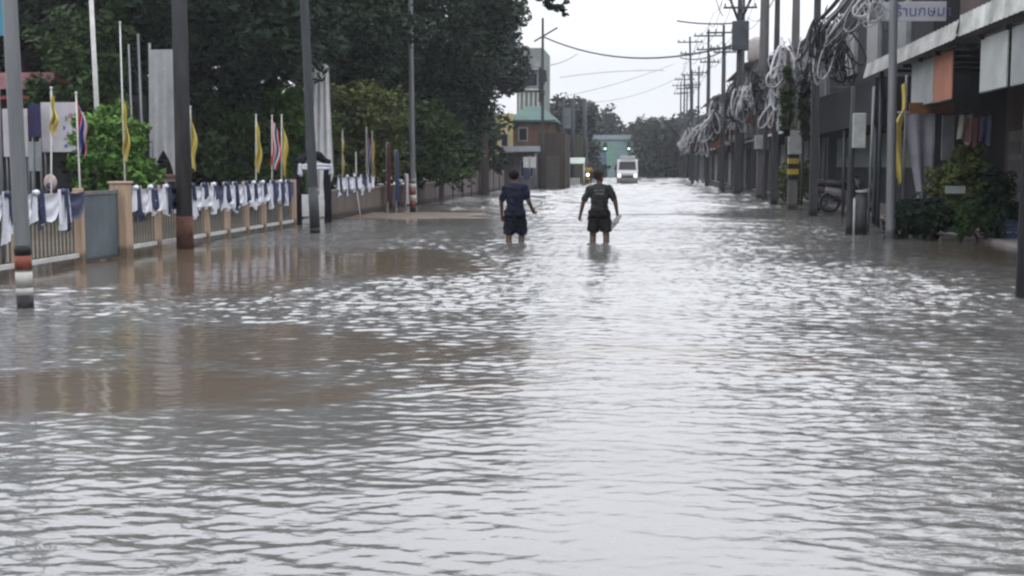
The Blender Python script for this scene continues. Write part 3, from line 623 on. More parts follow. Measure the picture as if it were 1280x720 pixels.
P[7] = util_pole(1278, 372, 7, .075, 'black post at the right picture edge', m_=BLK, square=False, lean=.02)
FP = [(4.75,76,9.5,'first'),(4.5,88,10.5,'second'),(4.2,104,11.6,'third'),(4.6,118,10,'fourth'),(4.4,132,10.5,'fifth'),(4.6,150,11,'sixth')]
for k, (x, Yp, h, nm) in enumerate(FP):
    P[8+k] = util_pole(0, 0, h, .16, nm+' distant utility pole beyond the transformer pole', x=x, Yp=Yp, arms=((h-.5,1.0),(h-1.4,.8)), lean=(-.35 if k == 2 else 0))
# striped foot, boxes
o3 = P[3][0]
mb = MB()
for k in range(5):
    mb = MB(); z = .95+.17*k; mb.box(-.165,.165,-.165,.165,z,z+.17); mb.build('stripe', mat('hazard yellow', (.5,.38,.05), .6) if k % 2 else BLK, o3)
MB().box(-.2,.22,-.36,-.17,1.75,2.5).build('meter_box', mat('pale meter box', (.42,.43,.42), .6), o3, bevel=.02)
MB().box(.0,.26,-.2,-.08,1.75,2.45).build('meter_box', MATS['pale meter box'], P[1][0], bevel=.02)
b5 = P[5][0]; MB().box(-.3,.3,-.4,-.19,2.1,2.7).build('junction_box', MATS['pale meter box'], b5, bevel=.02)
p = gp(1076, 293); o = empty('timber_post', p, 'thick dark stump with a pale cap beside the short meter post', 'post')
MB().tube([(0,0,-.3),(0,0,.85)], [.12,.11], 10).build('post_body', DSTEEL, o, True); MB().tube([(0,0,.85),(0,0,.9)], [.13,.13], 12).build('post_cap', MATS['pale meter box'], o, True)
p = gp(1067, 295); tag(MB().tube([(0,0,-.3),(0,0,.75)], .024, 8).build('white_pipe', mat('grubby pipe', (.42,.42,.4), .6), smooth=True), 'short white pipe between the meter post and the dark stump', 'pipe').location = p
a = at(1086, 240, 27.5); o = MB().tube([(0,0,-.3),(.05,0,at(1086,108,27.5).z)], .028, 8).build('steel_pole', GALV, smooth=True); o.location = (a.x,27.5,0); tag(o, 'thin pale pole under the dark canopy right of the meter post', 'pole')
# left roadside pole
o, pL = util_pole(678, 236, 10.2, .15, 'utility pole beside the teal-roofed house across the road')
o['group'] = 'road poles on the left'
mb = MB(); mb.tube([(-.5,-.2,8.8),(.9,-.2,9.6)], .05, 6); mb.build('crossarm', DSTEEL, o)
mb = MB(); rr = random.Random(4)
for k in range(10): z = 5.2+.5*k*.4; mb.box(-.22,.05+rr.uniform(0,.25),-.3,-.15,z,z+.28)
mb.build('cable_boxes', DSTEEL, o)

# ---------------------------------------------------------------- cables
CBK = mat('black cable', (.03,.03,.034), .6, .3); CGR = mat('grey cable', (.5,.5,.52), .6, .4, 4); CLG = mat('pale grey cable', (.62,.62,.64), .6, .3, 4)
def span(a, b, sag, n=14):
    a, b = Vector(a), Vector(b); return [a.lerp(b, i/n)+Vector((0,0,-sag*4*(i/n)*(1-i/n))) for i in range(n+1)]
def cable(pts, rad, m_, label, sag=.4, group='cables strung along the right of the road'):
    q = [Vector(pts[0])]
    for a, b in zip(pts, pts[1:]): q += span(a, b, sag*random.uniform(.7, 1.3))[1:]
    o = MB().tube(q, rad, 5).build('overhead_cable', m_, smooth=True, org=q[0]); return tag(o, label, 'cable', group)
seq = [(4.6, 4), P[0][1], P[2][1], P[3][1], P[4][1], P[5][1], P[6][1]]+[(f[0], f[1]) for f in FP]
rr = random.Random(12)
for k in range(16):
    zb = 3.75+1.35*k/15+rr.uniform(-.1,.1)
    pts = [Vector((q[0]+rr.uniform(-.22,.1), q[1], zb+rr.uniform(-.2,.2)+(3.2 if i == 0 else 1.3 if i == 1 else .3 if i == 2 else 0))) for i, q in enumerate(seq)]
    cable(pts, rr.choice([.012,.018,.028,.04]), rr.choice([CBK,CBK,CGR]), ('black' if k % 2 else 'dark')+' telecom cable strung along the right-hand poles', sag=.3)
    bpy.context.scene.collection.objects[-1]['label'] = 'telecom cable in the bundle strung along the right-hand poles'
for k in range(6):
    zt = [9.55, 9.6, 9.65, 8.1, 8.5, 10.2][k]; dx = [-.8,-.3,.8,.1,.4,-.6][k]
    pts = [Vector((q[0]+dx, q[1], zt)) for q in seq[3:]]
    cable(pts, .014, CBK, 'high power line near the pole tops', sag=.5, group='power lines along the pole tops')
def coil(center, W_, Hh, n, m_, label, seed, rad=.016, depth=.5):
    """tangle of looped spare cable tied to a pole"""
    r = random.Random(seed); mb = MB(); c = Vector(center)
    for k in range(int(n*.7)):
        w_, h_ = W_*r.uniform(.12,.42), Hh*r.uniform(.3,.85); cc = Vector((r.uniform(-.33,.33)*W_, r.uniform(-.5,.5)*depth, Hh*r.uniform(-.1,.3))); az = r.uniform(-1.2,1.2); tl = r.gauss(0,.35); pts = []
        sk = r.uniform(-.5,.5); pw = r.uniform(.7,1.3)
        for i in range(21):
            a = 2*math.pi*i/20; x = w_*.5*math.sin(a)*(1-.45*math.cos(a)); z = h_*.5*(math.cos(a)-1)+sk*x
            x, z = x*math.cos(tl)-z*math.sin(tl), z*math.cos(tl)+x*math.sin(tl)
            pts.append(cc+Vector((x*math.cos(az), x*math.sin(az)+.02*i/20, z)))
        mb.mi = 0 if r.random() < .5 else 1; mb.tube(pts, rad*r.uniform(.7,1.9), 5, cap=False)
    for k in range(n//3):                     # strands trailing off
        a0 = Vector((r.uniform(-.3,.3)*W_, r.uniform(-.5,.5)*depth, r.uniform(.1,.45)*Hh)); b0 = Vector((r.uniform(-.5,.5)*W_, r.uniform(-.5,.5)*depth, -r.uniform(.3,.8)*Hh)); mb.mi = 1
        mb.tube([a0, a0.lerp(b0,.5)+Vector((r.uniform(-.2,.2),0,r.uniform(-.1,.1))), b0], rad*.8, 5)
    o = mb.build('cable_tangle', m_, smooth=True); o.location = c; return tag(o, label, 'cable tangle', 'tangles of looped cable on the poles')
ML = [CGR, CBK]; ML2 = [CLG, CGR]
c0 = at(990, 78, 40.2); coil(c0, 1.3, 1.7, 34, ML2, 'pale looping cable tangle hanging above the two green bundles', 1, .022)
coil(at(1036, 45, 34.5), 1.3, 1.9, 42, ML, 'large dark cable tangle left of the slim steel pole', 2, .02)
coil(at(1085, 8, 26.5), .9, .6, 22, ML2, 'cable tangle by the shop signboard at the top edge', 3, .014)
coil(at(953, 108, 55.5), 1.4, 2.2, 40, ML, 'grey cable tangle on the thick pole left of the dark green bundles', 4, .028)
coil(at(921, 120, 61.5), 1.5, 2.2, 40, ML, 'grey cable tangle below the transformer', 5, .028)
coil(at(970, 120, 45), .8, 1.5, 22, ML, 'narrow cable tangle between two thick poles', 6, .022)
coil(at(900, 140, 75.5), 1.6, 2.4, 36, ML, 'cable tangle on the first distant pole', 7, .035)
coil(at(884, 160, 87.5), 1.3, 2.2, 24, ML, 'grey cable tangle on the second distant pole', 8, .04)
coil(at(864, 168, 103.5), 1.4, 1.7, 18, ML, 'cable tangle on the third distant pole', 9, .045)
coil(at(852, 178, 117.5), 1.3, 1.5, 14, ML2, 'pale cable tangle on the fourth distant pole', 10, .05)
# dark green bundles
for (px, y0, y1, hw, sd, lab) in ((985, 84, 168, .27, 71, 'long dark green creeper column hanging at the striped pole'), (1007, 103, 170, .25, 72, 'shorter dark green creeper column right of the striped pole')):
    a, b_ = at(px, y0, 39.6), at(px, y1, 39.6); hh = a.z-b_.z; o = empty('hanging_creeper', (a.x, 39.6, b_.z), lab, 'creeper', 'creepers grown over cables by the striped pole')
    r_ = np.random.default_rng(sd); m_n = 60; zz = r_.uniform(.05, 1, m_n); cl = np.column_stack([r_.uniform(-1,1,m_n)*hw*.6*np.sin(np.pi*(.2+.7*zz)), r_.uniform(-.2,.2,m_n), zz*hh, np.full(m_n,.13)])
    Pv, Qv = leaves(cl, 44, .05, sd); leafmesh('foliage', Pv, Qv, LD if sd == 72 else LM, o)
    MB().tube([(0,0,-.05),(.02,.0,hh*.5),(0,0,hh+.5)], [.1,.12,.05], 8).build('cable_core', DBR, o, True)
# street-crossing wires
tp = Vector((pL.x, pL.y, 9.1)); r6 = P[6][1]
G4 = 'wires crossing the sky over the road'
cable([tp, (r6.x, r6.y, at(915,54,r6.y).z)], .045, CBK, 'thick sagging wire crossing the whole sky', sag=.95, group=G4)
cable([at(683,82,76), at(722,67,78)], .03, CGR, 'short branch wire rising from the left pole to the thick wire', sag=.15, group=G4)
cable([at(700,97,90), at(830,88,90)], .025, CGR, 'upper faint wire below the thick wire', sag=-.15, group=G4)
cable([at(706,120,95), at(842,80,100)], .022, CGR, 'steepest faint wire crossing behind the thick wire', sag=.2, group=G4)
cable([at(730,128,120), at(850,96,118)], .022, CGR, 'lowest faint wire towards the distant poles', sag=.5, group=G4)
cable([at(846,26,62), at(915,29,62)], .035, CBK, 'short wire stub left of the transformer', sag=.1, group=G4)
cable([at(850,72,70), at(915,57,62)], .03, CBK, 'wire meeting the transformer pole from below', sag=.3, group=G4)
cable([at(893,-10,60), at(904,20,62)], .02, CBK, 'short curved wire hanging at the top edge left of the transformer', sag=.2, group=G4)
# leafy branch tip reaching over the road from the big rounded tree
bo = Vector(big_tree.location); r_ = np.random.default_rng(5); cl = []
for k in range(46):
    u, v = r_.uniform(0,1), r_.uniform(0,1); px = 673+35*u; lo_ = 0+20*u**.8; py = -30+(lo_+30)*v
    q = at(px, py, 44+r_.uniform(-.35,.35))-bo; cl.append((q.x, q.y, q.z, .11))
Pv, Qv = leaves(np.array(cl), 40, .09, 6); leafmesh('branch_leaves', Pv, Qv, LD, big_tree)
tipq = at(702, -6, 44)-bo; MB().tube([(.4,-.2,6.8), (2.2,-3.2,8.4), (4.0,-5.2,8.2), tipq], [.1,.07,.04,.015], 8).build('overhanging_branch', BARK, big_tree, True)

# ---------------------------------------------------------------- right-hand shops
DARK = mat('grimy dark wall', (.045,.045,.05), .85, .4, 1.2, streak=True); BRN = mat('brown shop wall', (.10,.075,.065), .8, .25, 1, streak=True)
ZINC = mat('weathered corrugated zinc', (.5,.5,.48), .55, .45, 1.6, .2); INN = mat('shop interior gloom', (.02,.02,.022), .9)  # INN: shade inside the shops put into a near-black colour
# shop with corrugated awning
o = empty('awning_shop', (7.6, 12, 0), 'brown shop behind a long pale corrugated awning at the right', 'shop')
MB().box(0, 8, 0, 12.0, -.35, 6.6).build('wall', DARK, o)
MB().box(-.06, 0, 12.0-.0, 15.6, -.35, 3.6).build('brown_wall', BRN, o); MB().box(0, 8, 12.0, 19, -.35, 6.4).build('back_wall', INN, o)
MB().box(-1.3, 0, 11.2, 14.6, 3.95, 6.5).build('upper_wall', mat('taupe upper wall', (.16,.13,.12), .85, .2, .8), o)
MB().box(-1.3, 0, 6, 11.15, 3.95, 6.5).build('upper_wall', mat('pale grey-green upper wall', (.3,.32,.29), .85, .2, .8), o)
def corrugated(mb, p0, p1, q0, amp_, n):      # sheet from edge p0->p1 with drop vector (q0-p0)
    p0, p1, q0 = Vector(p0), Vector(p1), Vector(q0); dr = q0-p0; nr = (p1-p0).cross(dr).normalized(); vs = []
    for i in range(n+1):
        b = p0.lerp(p1, i/n)+nr*amp_*math.sin(i*math.pi/2); vs += [b, b+dr, b+nr*.01, b+dr+nr*.01]
    f = []
    for i in range(n): k = i*4; f += [(k,k+4,k+5,k+1), (k+2,k+3,k+7,k+6), (k,k+2,k+6,k+4), (k+1,k+5,k+7,k+3)]
    mb.add(vs, f)
ax = 5.35-7.6
mb = MB(); corrugated(mb, (ax,-1,3.62), (ax,18.6,3.62), (.0,-1,4.15), .02, 240); mb.build('awning_sheet', ZINC, o)
mb = MB(); corrugated(mb, (ax-.03,-1,3.9), (ax-.03,10.4,3.9), (ax-.06,-1,3.55), .016, 170); mb.build('fascia', mat('pale zinc fascia', (.62,.63,.6), .6, .45, 1.6), o)
mb = MB(); corrugated(mb, (ax-.07,10.3,3.82), (ax-.12,18.8,3.74), (ax-.14,10.3,3.5), .016, 120); mb.build('fascia', MATS['weathered corrugated zinc'], o)
for y_ in (1, 7, 18.4): MB().tube([(ax+.15,y_,-.35),(ax+.15,y_,3.55)], .045, 8).build('post', DSTEEL, o, True)
MB().box(-.5,-.08,16.2,18.8,-.3,1.3).build('counter', DBR, o, bevel=.02)
# details of the awning shop
for y_, w2 in ((12.6, .9), (14.2, 1.0)):
    f = MB().box(-.11,-.062,y_,y_+w2,-.3,2.1).build('door', mat('grimy door', (.16,.15,.14), .7, .3, 3), o, bevel=.01); mb = MB()
    for k in range(5): mb.box(-.122,-.111,y_+.08,y_+w2-.08,.1+k*.38,.38+k*.38)
    mb.build('slats', mat('door slat', (.11,.1,.1), .7, .3, 4), f)
for y_ in (7.2, 9.0, 12.0):
    f = MB().box(-1.36,-1.303,y_,y_+1.2,4.6,5.8).build('window', mat('window frame grey', (.3,.32,.32), .6), o); MB().box(-1.368,-1.362,y_+.08,y_+1.12,4.68,5.72).build('pane', mat('dark window glass', (.02,.024,.03), .15), f)
for k in range(12): MB().box(-2.2,-.1,.5+k*1.5,.56+k*1.5,3.42,3.5).build('rafter', DSTEEL, o)
rr = random.Random(31)
def crate(x, y_, z, w_, d_, h_, m_, lab):
    oo = empty('crate', (x, y_, z), lab, 'crate', 'crates stacked before the awning shop'); MB().box(-w_/2,w_/2,-d_/2,d_/2,0,h_*.12).build('base', m_, oo)
    mb = MB()
    for k in range(4): mb.box(-w_/2,w_/2,-d_/2,-d_/2+.015,h_*(.14+k*.22),h_*(.3+k*.22)); mb.box(-w_/2,-w_/2+.015,-d_/2+.016,d_/2,h_*(.14+k*.22),h_*(.3+k*.22))
    mb.build('slatted_sides', m_, oo); mb = MB(); [mb.box(a-.02,a+.02,b-.02,b+.02,0,h_) for a in (-w_/2,w_/2) for b in (-d_/2,d_/2)]; mb.build('corners', m_, oo)
CRG, CRB = mat('faded green crate', (.08,.2,.12), .6), mat('faded blue crate', (.1,.16,.3), .6)
crate(6.75,24.6,.07,.45,.4,.32,CRB,'faded blue crate, lower one of the pair beside the shop plants'); crate(6.77,24.62,.39,.45,.4,.32,CRG,'faded green crate standing on the blue crate beside the shop plants')
crate(6.3,26.6,.07,.5,.4,.34,CRG,'faded green crate on the shop floor behind the grey tarpaulin')
for k, (px, z, c_, lab) in enumerate(((1206, 2.35, (.3,.28,.24), 'pale shirt hanging under the awning right of the towel'), (1216, 2.3, (.2,.08,.08), 'dull red shirt hanging under the awning'), (1228, 2.32, (.12,.14,.2), 'blue-grey shirt hanging under the awning left of the brown wall'))):
    q = at(px, 207, 25.0); oo = empty('hanging_shirt', (q.x, 25.0, z), lab, 'shirt', 'clothes hanging under the awning')
    mb = MB(); cloth_sheet(mb, (Vector((-.13,0,0)), Vector((1,0,0)), Vector((0,-1,0))), .26, .5, 2, 5+k, taper=-.2); mb.build('cloth', mat('hung cloth '+ORD[k], c_, .8, .3, 6), oo, True)
    MB().tube([(-.12,0,.02),(0,0,.08),(.12,0,.02)], .008, 6).build('hanger', GALV, oo, True)
# hanging blinds
for (pa_, pb_, m_, lab) in ((1137, 1164, mat('grey-white blind', (.36,.38,.38), .7, .15, 2), 'grey-white half of the hanging blind pair beside the salmon one'), (1164.5, 1187, mat('salmon blind', (.45,.19,.12), .7, .15, 2), 'salmon-coloured hanging blind under the awning'),
                            (1222, 1255, mat('whitish blind', (.48,.5,.48), .7, .15, 2), 'whitish hanging blind between the salmon blind and the picture edge'), (1260, 1290, MATS['grey-white blind'], 'grey hanging blind at the right picture edge')):
    def yy(px): d_ = ray(px, VPY); return d_.y*5.5/d_.x
    y0_, y1_ = yy(pb_), yy(pa_); oo = empty('hanging_blind', (5.5, y0_, 3.45), lab, 'blind', 'blinds hanging under the awning')
    MB().box(-.012,.012,0,y1_-y0_,-.86,0).build('blind_sheet', m_, oo); MB().tube([(0,-.03,.01),(0,y1_-y0_+.03,.01)], .025, 8).build('roller', GALV, oo, True); MB().tube([(0,0,-.87),(0,y1_-y0_,-.87)], .018, 8).build('hem_bar', GALV, oo, True)
# signboard facing the road user
a, b_ = at(1102, 27, 27.3), at(1183, 2, 27.3); o = empty('shop_signboard', (a.x, 27.3, a.z), 'white shop signboard with blue lettering above the awning', 'sign'); W_, H_ = b_.x-a.x, b_.z-a.z
MB().box(0,W_,-.03,.03,0,H_).build('panel', mat('white sign panel', (.55,.55,.6), .5, .1, 2), o, bevel=.01)
mb = MB(); [mb.tube([(x,.05,0),(x,.05,1.4)], .02, 6) for x in (.1,W_-.1)]; mb.tube([(.1,.05,1.4),(W_+1.2,.05,1.4)], .03, 6); mb.build('bracket', DSTEEL, o)
tx = bpy.data.curves.new('lettering', 'FONT'); tx.body = 'ร้านกษมา'; tx.size = .3; tx.extrude = .004; tx.align_x = 'LEFT'
to = bpy.data.objects.new('lettering', tx); C.objects.link(to); to.parent = o; to.location = (W_*.2, -.036, H_*.26); to.rotation_euler = (math.pi/2,0,0); tx.materials.append(mat('blue letter paint', (.12,.14,.36), .5))
bpy.context.view_layer.update(); lm = bpy.data.meshes.new_from_object(to.evaluated_get(bpy.context.evaluated_depsgraph_get())); lo = bpy.data.objects.new('lettering', lm); C.objects.link(lo); lo.parent = o; lo.location = to.location; lo.rotation_euler = to.rotation_euler
bpy.data.objects.remove(to); lo.name = 'lettering'
# yellow flag and tarpaulin
p = at(1131, 100, 25.6); o = empty('yellow_flag', (p.x, 25.6, 0), 'long yellow flag hanging in front of the awning shop', 'flag')
MB().tube([(.03,0,-.3),(.03,0,p.z+.1)], .02, 8).build('pole', GALV, o, True)
mb = MB(); n_ = 16; vs = []
for j in range(n_+1):
    v = j/n_; wd = (.09 if v < .3 else .09+.17*min(1,(v-.3)*8))*(1 if v < .7 else 1-(v-.7)*2.6)
    for i in range(9): u = i/8; vs.append((.03-u*wd-(.05 if v > .3 else 0)+.02*math.sin(v*9), -.03+.04*math.sin(u*8+v*3), p.z-1.95*v-.1*u))
mb.add(vs, [(j*9+i, j*9+i+1, (j+1)*9+i+1, (j+1)*9+i) for j in range(n_) for i in range(8)]); mb.build('flag', YEL, o, True)
q_ = [at(1128,142,26.3), at(1169,140,26.3), at(1166,246,26.3), at(1148,251,26.3)]; o = empty('tarpaulin', (q_[0].x, 26.3, 0), 'grey tarpaulin hung in a narrowing fold right of the yellow flag', 'tarpaulin')
org = Vector(o.location); mb = MB(); vs = []
for j in range(13):
    for i in range(13):
        u, v = i/12, j/12; p_ = (q_[0].lerp(q_[3], v)).lerp(q_[1].lerp(q_[2], v), u)-org; p_.y += .06*math.sin(u*11+v*2)*(.4+v); vs.append(p_)
mb.add(vs, [(j*13+i, j*13+i+1, (j+1)*13+i+1, (j+1)*13+i) for j in range(12) for i in range(12)]); mb.build('sheet', mat('grey tarpaulin', (.3,.3,.34), .6, .2, 3), o, True)
MB().tube([q_[0]-org+Vector((-.1,0,.02)), q_[1]-org+Vector((.1,0,.02))], .02, 8).build('hanging_rail', GALV, o, True)
a = at(1136,142,25.9); b_ = at(1192,128,25.9); o = tag(MB().box(0,b_.x-a.x,-.02,.02,0,b_.z-a.z).build('shop_banner', mat('rust-orange banner', (.22,.1,.04), .7, .4, 5), org=(a.x,25.9,a.z)), 'rust-orange strip banner below the salmon blind', 'banner')
o.location = (a.x, 25.9, a.z); o.data.transform(Matrix.Translation((a.x,25.9,a.z)))
a = at(1176,150,26.8); o = tag(MB().box(-.12,.12,-.02,.02,-.45,.45).build('hanging_towel', mat('pale towel', (.38,.38,.42), .8)), 'pale towel hanging right of the grey tarpaulin', 'towel'); o.location = (a.x+.15,26.8,a.z-.35)
# plants before the shop
G5 = 'plants in front of the awning shop'
for (px, py, Yd, ells, m_, sd, lab) in ((1205, 293, 25.5, [(0,0,1.0,.62,.5,.62,60),(.1,0,1.35,.4,.4,.35,24)], LO, 51, 'bushy green plant, tallest in front of the awning shop'),
        (1165, 293, 25, [(0,0,.4,.5,.4,.4,44)], LD, 52, 'low dark plant at the foot of the tarpaulin'), (1135, 294, 25.2, [(0,0,.35,.4,.35,.35,34)], LD, 53, 'low dark plant beside the slim steel pole'),
        (1250, 297, 24.4, [(0,0,.7,.4,.4,.7,34)], LD, 54, 'narrow dark plant near the right picture edge'), (1225, 295, 24.5, [(0,0,.4,.4,.35,.4,30)], LM, 55, 'low green plant between the bushy and the narrow plants')):
    p = at(px, 207, Yd); p.z = .0; tree('potted_plant', p, lab, ells, m_, cat='plant', seed=sd, size=.07, trunk=.03, cr=.17, per=40, limbs=4, group=G5)
for k, (px, z) in enumerate(((1213, .45), (1196, .95))):
    p = at(px, 207, 24.7); o = MB().box(-.18,.18,-.02,.02,-.07,.07).build('small_card', mat('pale card', (.35,.38,.36), .6), org=(0,0,0)); o.location = (p.x, 24.75, z); tag(o, ['pale card low among the shop plants', 'pale card higher in the shop plants'][k], 'card')
# dark canopy shop
o = empty('canopy_shop', (6.5, 31.2, 0), 'shop under a long black canopy behind the pole cluster', 'shop')
MB().box(.3, 8, 0, 14.6, -.35, 7.0).build('wall', DARK, o); MB().box(-1.0, .3, 0, 14.4, 2.38, 3.5).build('canopy', mat('black canopy sheet', (.018,.019,.024), .7, .4, 2), o, bevel=.02)
MB().box(.24,.3,1,14,1.35,2.3).build('shutter', mat('grey-green shutter', (.2,.23,.21), .6, .2, 3), o); MB().box(.22,.3,1,14,-.3,.35).build('plinth', mat('grey plinth', (.2,.19,.19), .8), o)
for y_ in (.3, 5, 9.8, 14.2): MB().tube([(-.9,y_,-.35),(-.9,y_,2.38)], .05, 8).build('post', DSTEEL, o, True)
for y_ in (2.5, 6.5, 10.5):
    f = MB().box(.22,.3,y_,y_+2,4.3,5.6).build('window', mat('window frame grey', (.3,.32,.32), .6), o); MB().box(.205,.215,y_+.1,y_+1.9,4.4,5.5).build('pane', mat('dark window glass', (.02,.024,.03), .15), f)
a = at(1065, 108, 30.6); o_ = tag(MB().box(0,.45,-.015,.015,0,.03).build('tube_lamp', GALV), 'thin pale tube along the black canopy edge', 'lamp'); o_.location = (a.x-.45, 30.9, a.z)
# things standing under the canopy
def scooter(loc, rz, label, col, name='motor_scooter', lamp=False, scale=1, group='scooters parked under the black canopy'):
    o = empty(name, loc, label, 'motorcycle', group, rz)
    bm_ = MB(); bm_.tube([(0,-.55,.62),(0,-.42,.55),(0,-.3,.35),(0,.1,.33),(0,.3,.55),(0,.75,.66)], [.1,.16,.14,.13,.16,.09], 12); bm_.build('body', col, o, True)
    MB().tube([(0,.0,.72),(0,.3,.78),(0,.75,.82)], [.1,.14,.1], 10).build('seat', BLK, o, True)
    for y_ in (-.68,.62):
        mb = MB(); mb.tube([(0,y_+.26*math.cos(a),.28+.26*math.sin(a)) for a in [2*math.pi*k/20 for k in range(21)]], .045, 8, cap=False); wv = mb.build('wheel', BLK, o, True)
        mb = MB(); [mb.tube([(0,y_,.28),(0,y_+.24*math.cos(a),.28+.24*math.sin(a))], .01, 4) for a in [2*math.pi*k/8 for k in range(8)]]; mb.build('rim', GALV, wv)
    mb = MB(); mb.tube([(0,-.68,.28),(0,-.5,.95)], .035, 8); mb.build('fork', GALV, o, True)
    mb = MB(); mb.tube([(-.33,-.38,1.02),(-.1,-.5,.96),(.1,-.5,.96),(.33,-.38,1.02)], .02, 8); mb.build('handlebar', BLK, o, True)
    MB().ball((0,-.6,.85), (.09,.06,.09)).build('headlight', mat('lit headlamp', (1,.85,.55), .3, 0, emit=6, bump=0) if lamp else GALV, o, True)
    for s_ in (-1,1):
        mb = MB(); mb.tube([(s_*.2,-.45,1.0),(s_*.28,-.42,1.22)], .008, 6); mb.ball((s_*.29,-.42,1.26), (.05,.015,.035)); mb.build('mirror', BLK, o, True)
    return o
scooter((6.05,37.5,.07), R(80), 'dull grey scooter parked under the black canopy, nearer the camera', mat('grey scooter plastic', (.2,.2,.21), .4))
scooter((6.1,40.2,.07), R(95), 'dark red scooter parked under the black canopy, farther back', mat('dark red scooter plastic', (.07,.03,.03), .4))
p = at(975, 240, 48); o = tree('potted_plant', (5.7,47,.0), 'yellowish green bush between the striped pole and its neighbours', [(0,0,.9,.7,.6,.75,60)], LO, cat='plant', seed=61, size=.1, trunk=.04, cr=.25, per=36, limbs=4)
# far houses on the right
FH = [(46.2,59.5,6.6,6.3,'two-storey shophouse with a tiled lean-to beyond the canopy shop', (.09,.09,.1)), (60,74.5,6.9,6.9,'dark shophouse beside the transformer pole',(.075,.075,.085)), (75,91,6.4,7.4,'shophouse with a brown gable and roof tank', (.11,.1,.1)),
      (91.5,110,6.8,6.6,'grey shophouse beyond the brown gable', (.09,.095,.105)), (110.5,130,6.6,7.4,'shophouse beside the fourth distant pole, beyond the grey one', (.1,.1,.11)), (130.5,152,6.6,6.4,'shophouse third from the far end of the row, beside the fifth distant pole', (.085,.09,.1)), (152.6,176,6.0,7.0,'pale grey shophouse next to last before the distant trees', (.14,.145,.155)), (176.5,200,5.0,6.6,'farthest shophouse, last before the distant trees', (.12,.125,.14))]
for k, (y0_, y1_, x_, h_, lab, c_) in enumerate(FH):
    Lh = y1_-y0_; o = empty('shophouse', (x_, y0_, 0), lab, 'building', 'shophouses on the right of the road'); m_ = mat('shophouse wall '+ORD[k], c_, .85, .35, .7, streak=True)
    MB().box(0,9,0,Lh,-.35,h_).build('wall', m_, o)
    MB().slab([(-.5,-.1,h_-.15),(-.5,Lh+.1,h_-.15),(4.5,Lh+.1,h_+1.2),(4.5,-.1,h_+1.2)], (0,0,-.1)).build('roof', mat('brown roof tiles', (.12,.07,.05), .8, .3, 2) if k in (0,2) else mat('grey roof sheet', (.1,.1,.11), .7, .3, 1), o)
    MB().slab([(-1.3,.3,2.6),(-1.3,Lh-.3,2.6),(-.003,Lh-.3,3.0),(-.003,.3,3.0)], (0,0,.05)).build('awning', [ZINC, DSTEEL, BRN][k % 3], o)
    nb = int(Lh//4)
    for j in range(nb):
        ya_ = (j+.2)*Lh/nb; yb_ = ya_+.6*Lh/nb
        MB().box(-.05,-.003,ya_-.3,yb_+.3,-.3,2.4).build('shutter', [DSTEEL, MATS["grey-green shutter"], INN][(j+k) % 3], o)  # INN panels carry painted interior shade instead of a shutter colour
        f = MB().box(-.06,-.003,ya_,yb_,3.8,5.1).build('window', MATS['window frame grey'], o); MB().box(-.068,-.062,ya_+.1,yb_-.1,3.9,5.0).build('pane', MATS['dark window glass'], f)
    for j in range(nb):
        ya_ = (j+.85)*Lh/nb; MB().tube([(-.08,ya_,-.3),(-.08,ya_,h_-.2)], .05, 6).build('downpipe', [GALV, DSTEEL, mat('pale pipe plastic', (.4,.41,.42), .6)][(j+k) % 3], o, True)
        if (j+k) % 2 == 0:
            ac = MB().box(-.42,-.07,ya_-1.3,ya_-.5,3.1,3.65).build('air_conditioner', mat('dirty white casing', (.42,.42,.4), .6, .3, 5), o, bevel=.02); MB().tube([(-.425,ya_-.9,3.37),(-.435,ya_-.9,3.37)], .2, 14).build('fan_grille', DSTEEL, ac, True)
    MB().box(-.9,-.06,Lh*.45,Lh*.45+.08,3.3,4.6).build('shop_sign', [WHITE, mat('dull blue sign', (.08,.14,.25)), mat('faded red sign', (.25,.06,.05))][k % 3], o)
a = at(884, 118, 78); o = MB().tube([(0,0,0),(0,0,.1),(0,0,1.2),(0,0,1.45)], [.55,.62,.62,.25], 16).build('roof_tank', mat('pinkish tank plastic', (.4,.36,.35), .6, .15), smooth=True); o.location = (6.9,78,7.55); tag(o, 'pale rounded water tank on the roof behind the transformer pole', 'water tank')
rr = random.Random(17)
for k in range(12):
    Yp = 50+k*8.3; x = 5.7+rr.uniform(-.25,.3); w2, h2 = rr.uniform(.35,.6), rr.uniform(.5,1.2)
    oo = empty('hanging_sign', (x, Yp, 2.5+rr.uniform(0,1.2)), ORD[k]+' projecting shop sign along the right-hand row, counting away from the camera', 'sign', 'projecting signs of the right-hand shophouses')
    MB().box(-w2,w2,-.04,.04,0,h2).build('panel', [mat('grimy white sign', (.4,.41,.42), .6, .3, 4), mat('dull blue sign', (.08,.14,.25)), mat('faded red sign', (.25,.06,.05)), mat('pale yellow sign', (.4,.36,.2), .6, .3, 4)][rr.choice([0,0,1,2,3])], oo, bevel=.01)
    MB().box(w2,w2+.9,-.02,.02,h2*.7,h2*.7+.06).build('bracket', DSTEEL, oo)
for k, (x, Yp, h_, r_) in enumerate([(4.95,52,9.2,.1),(5.1,66,9.8,.12),(4.4,69,7,.08),(5.2,82,9,.12),(5.0,96,9.5,.12),(4.9,111,9.8,.12),(4.95,125,9.4,.12),(5.0,141,9.8,.12)]):
    util_pole(0,0,h_,r_,ORD[k]+' slimmer pole standing between the utility poles, counting away from the camera', x=x, Yp=Yp, square=False, arms=() if k < 3 else ((h_-.6,.7),))
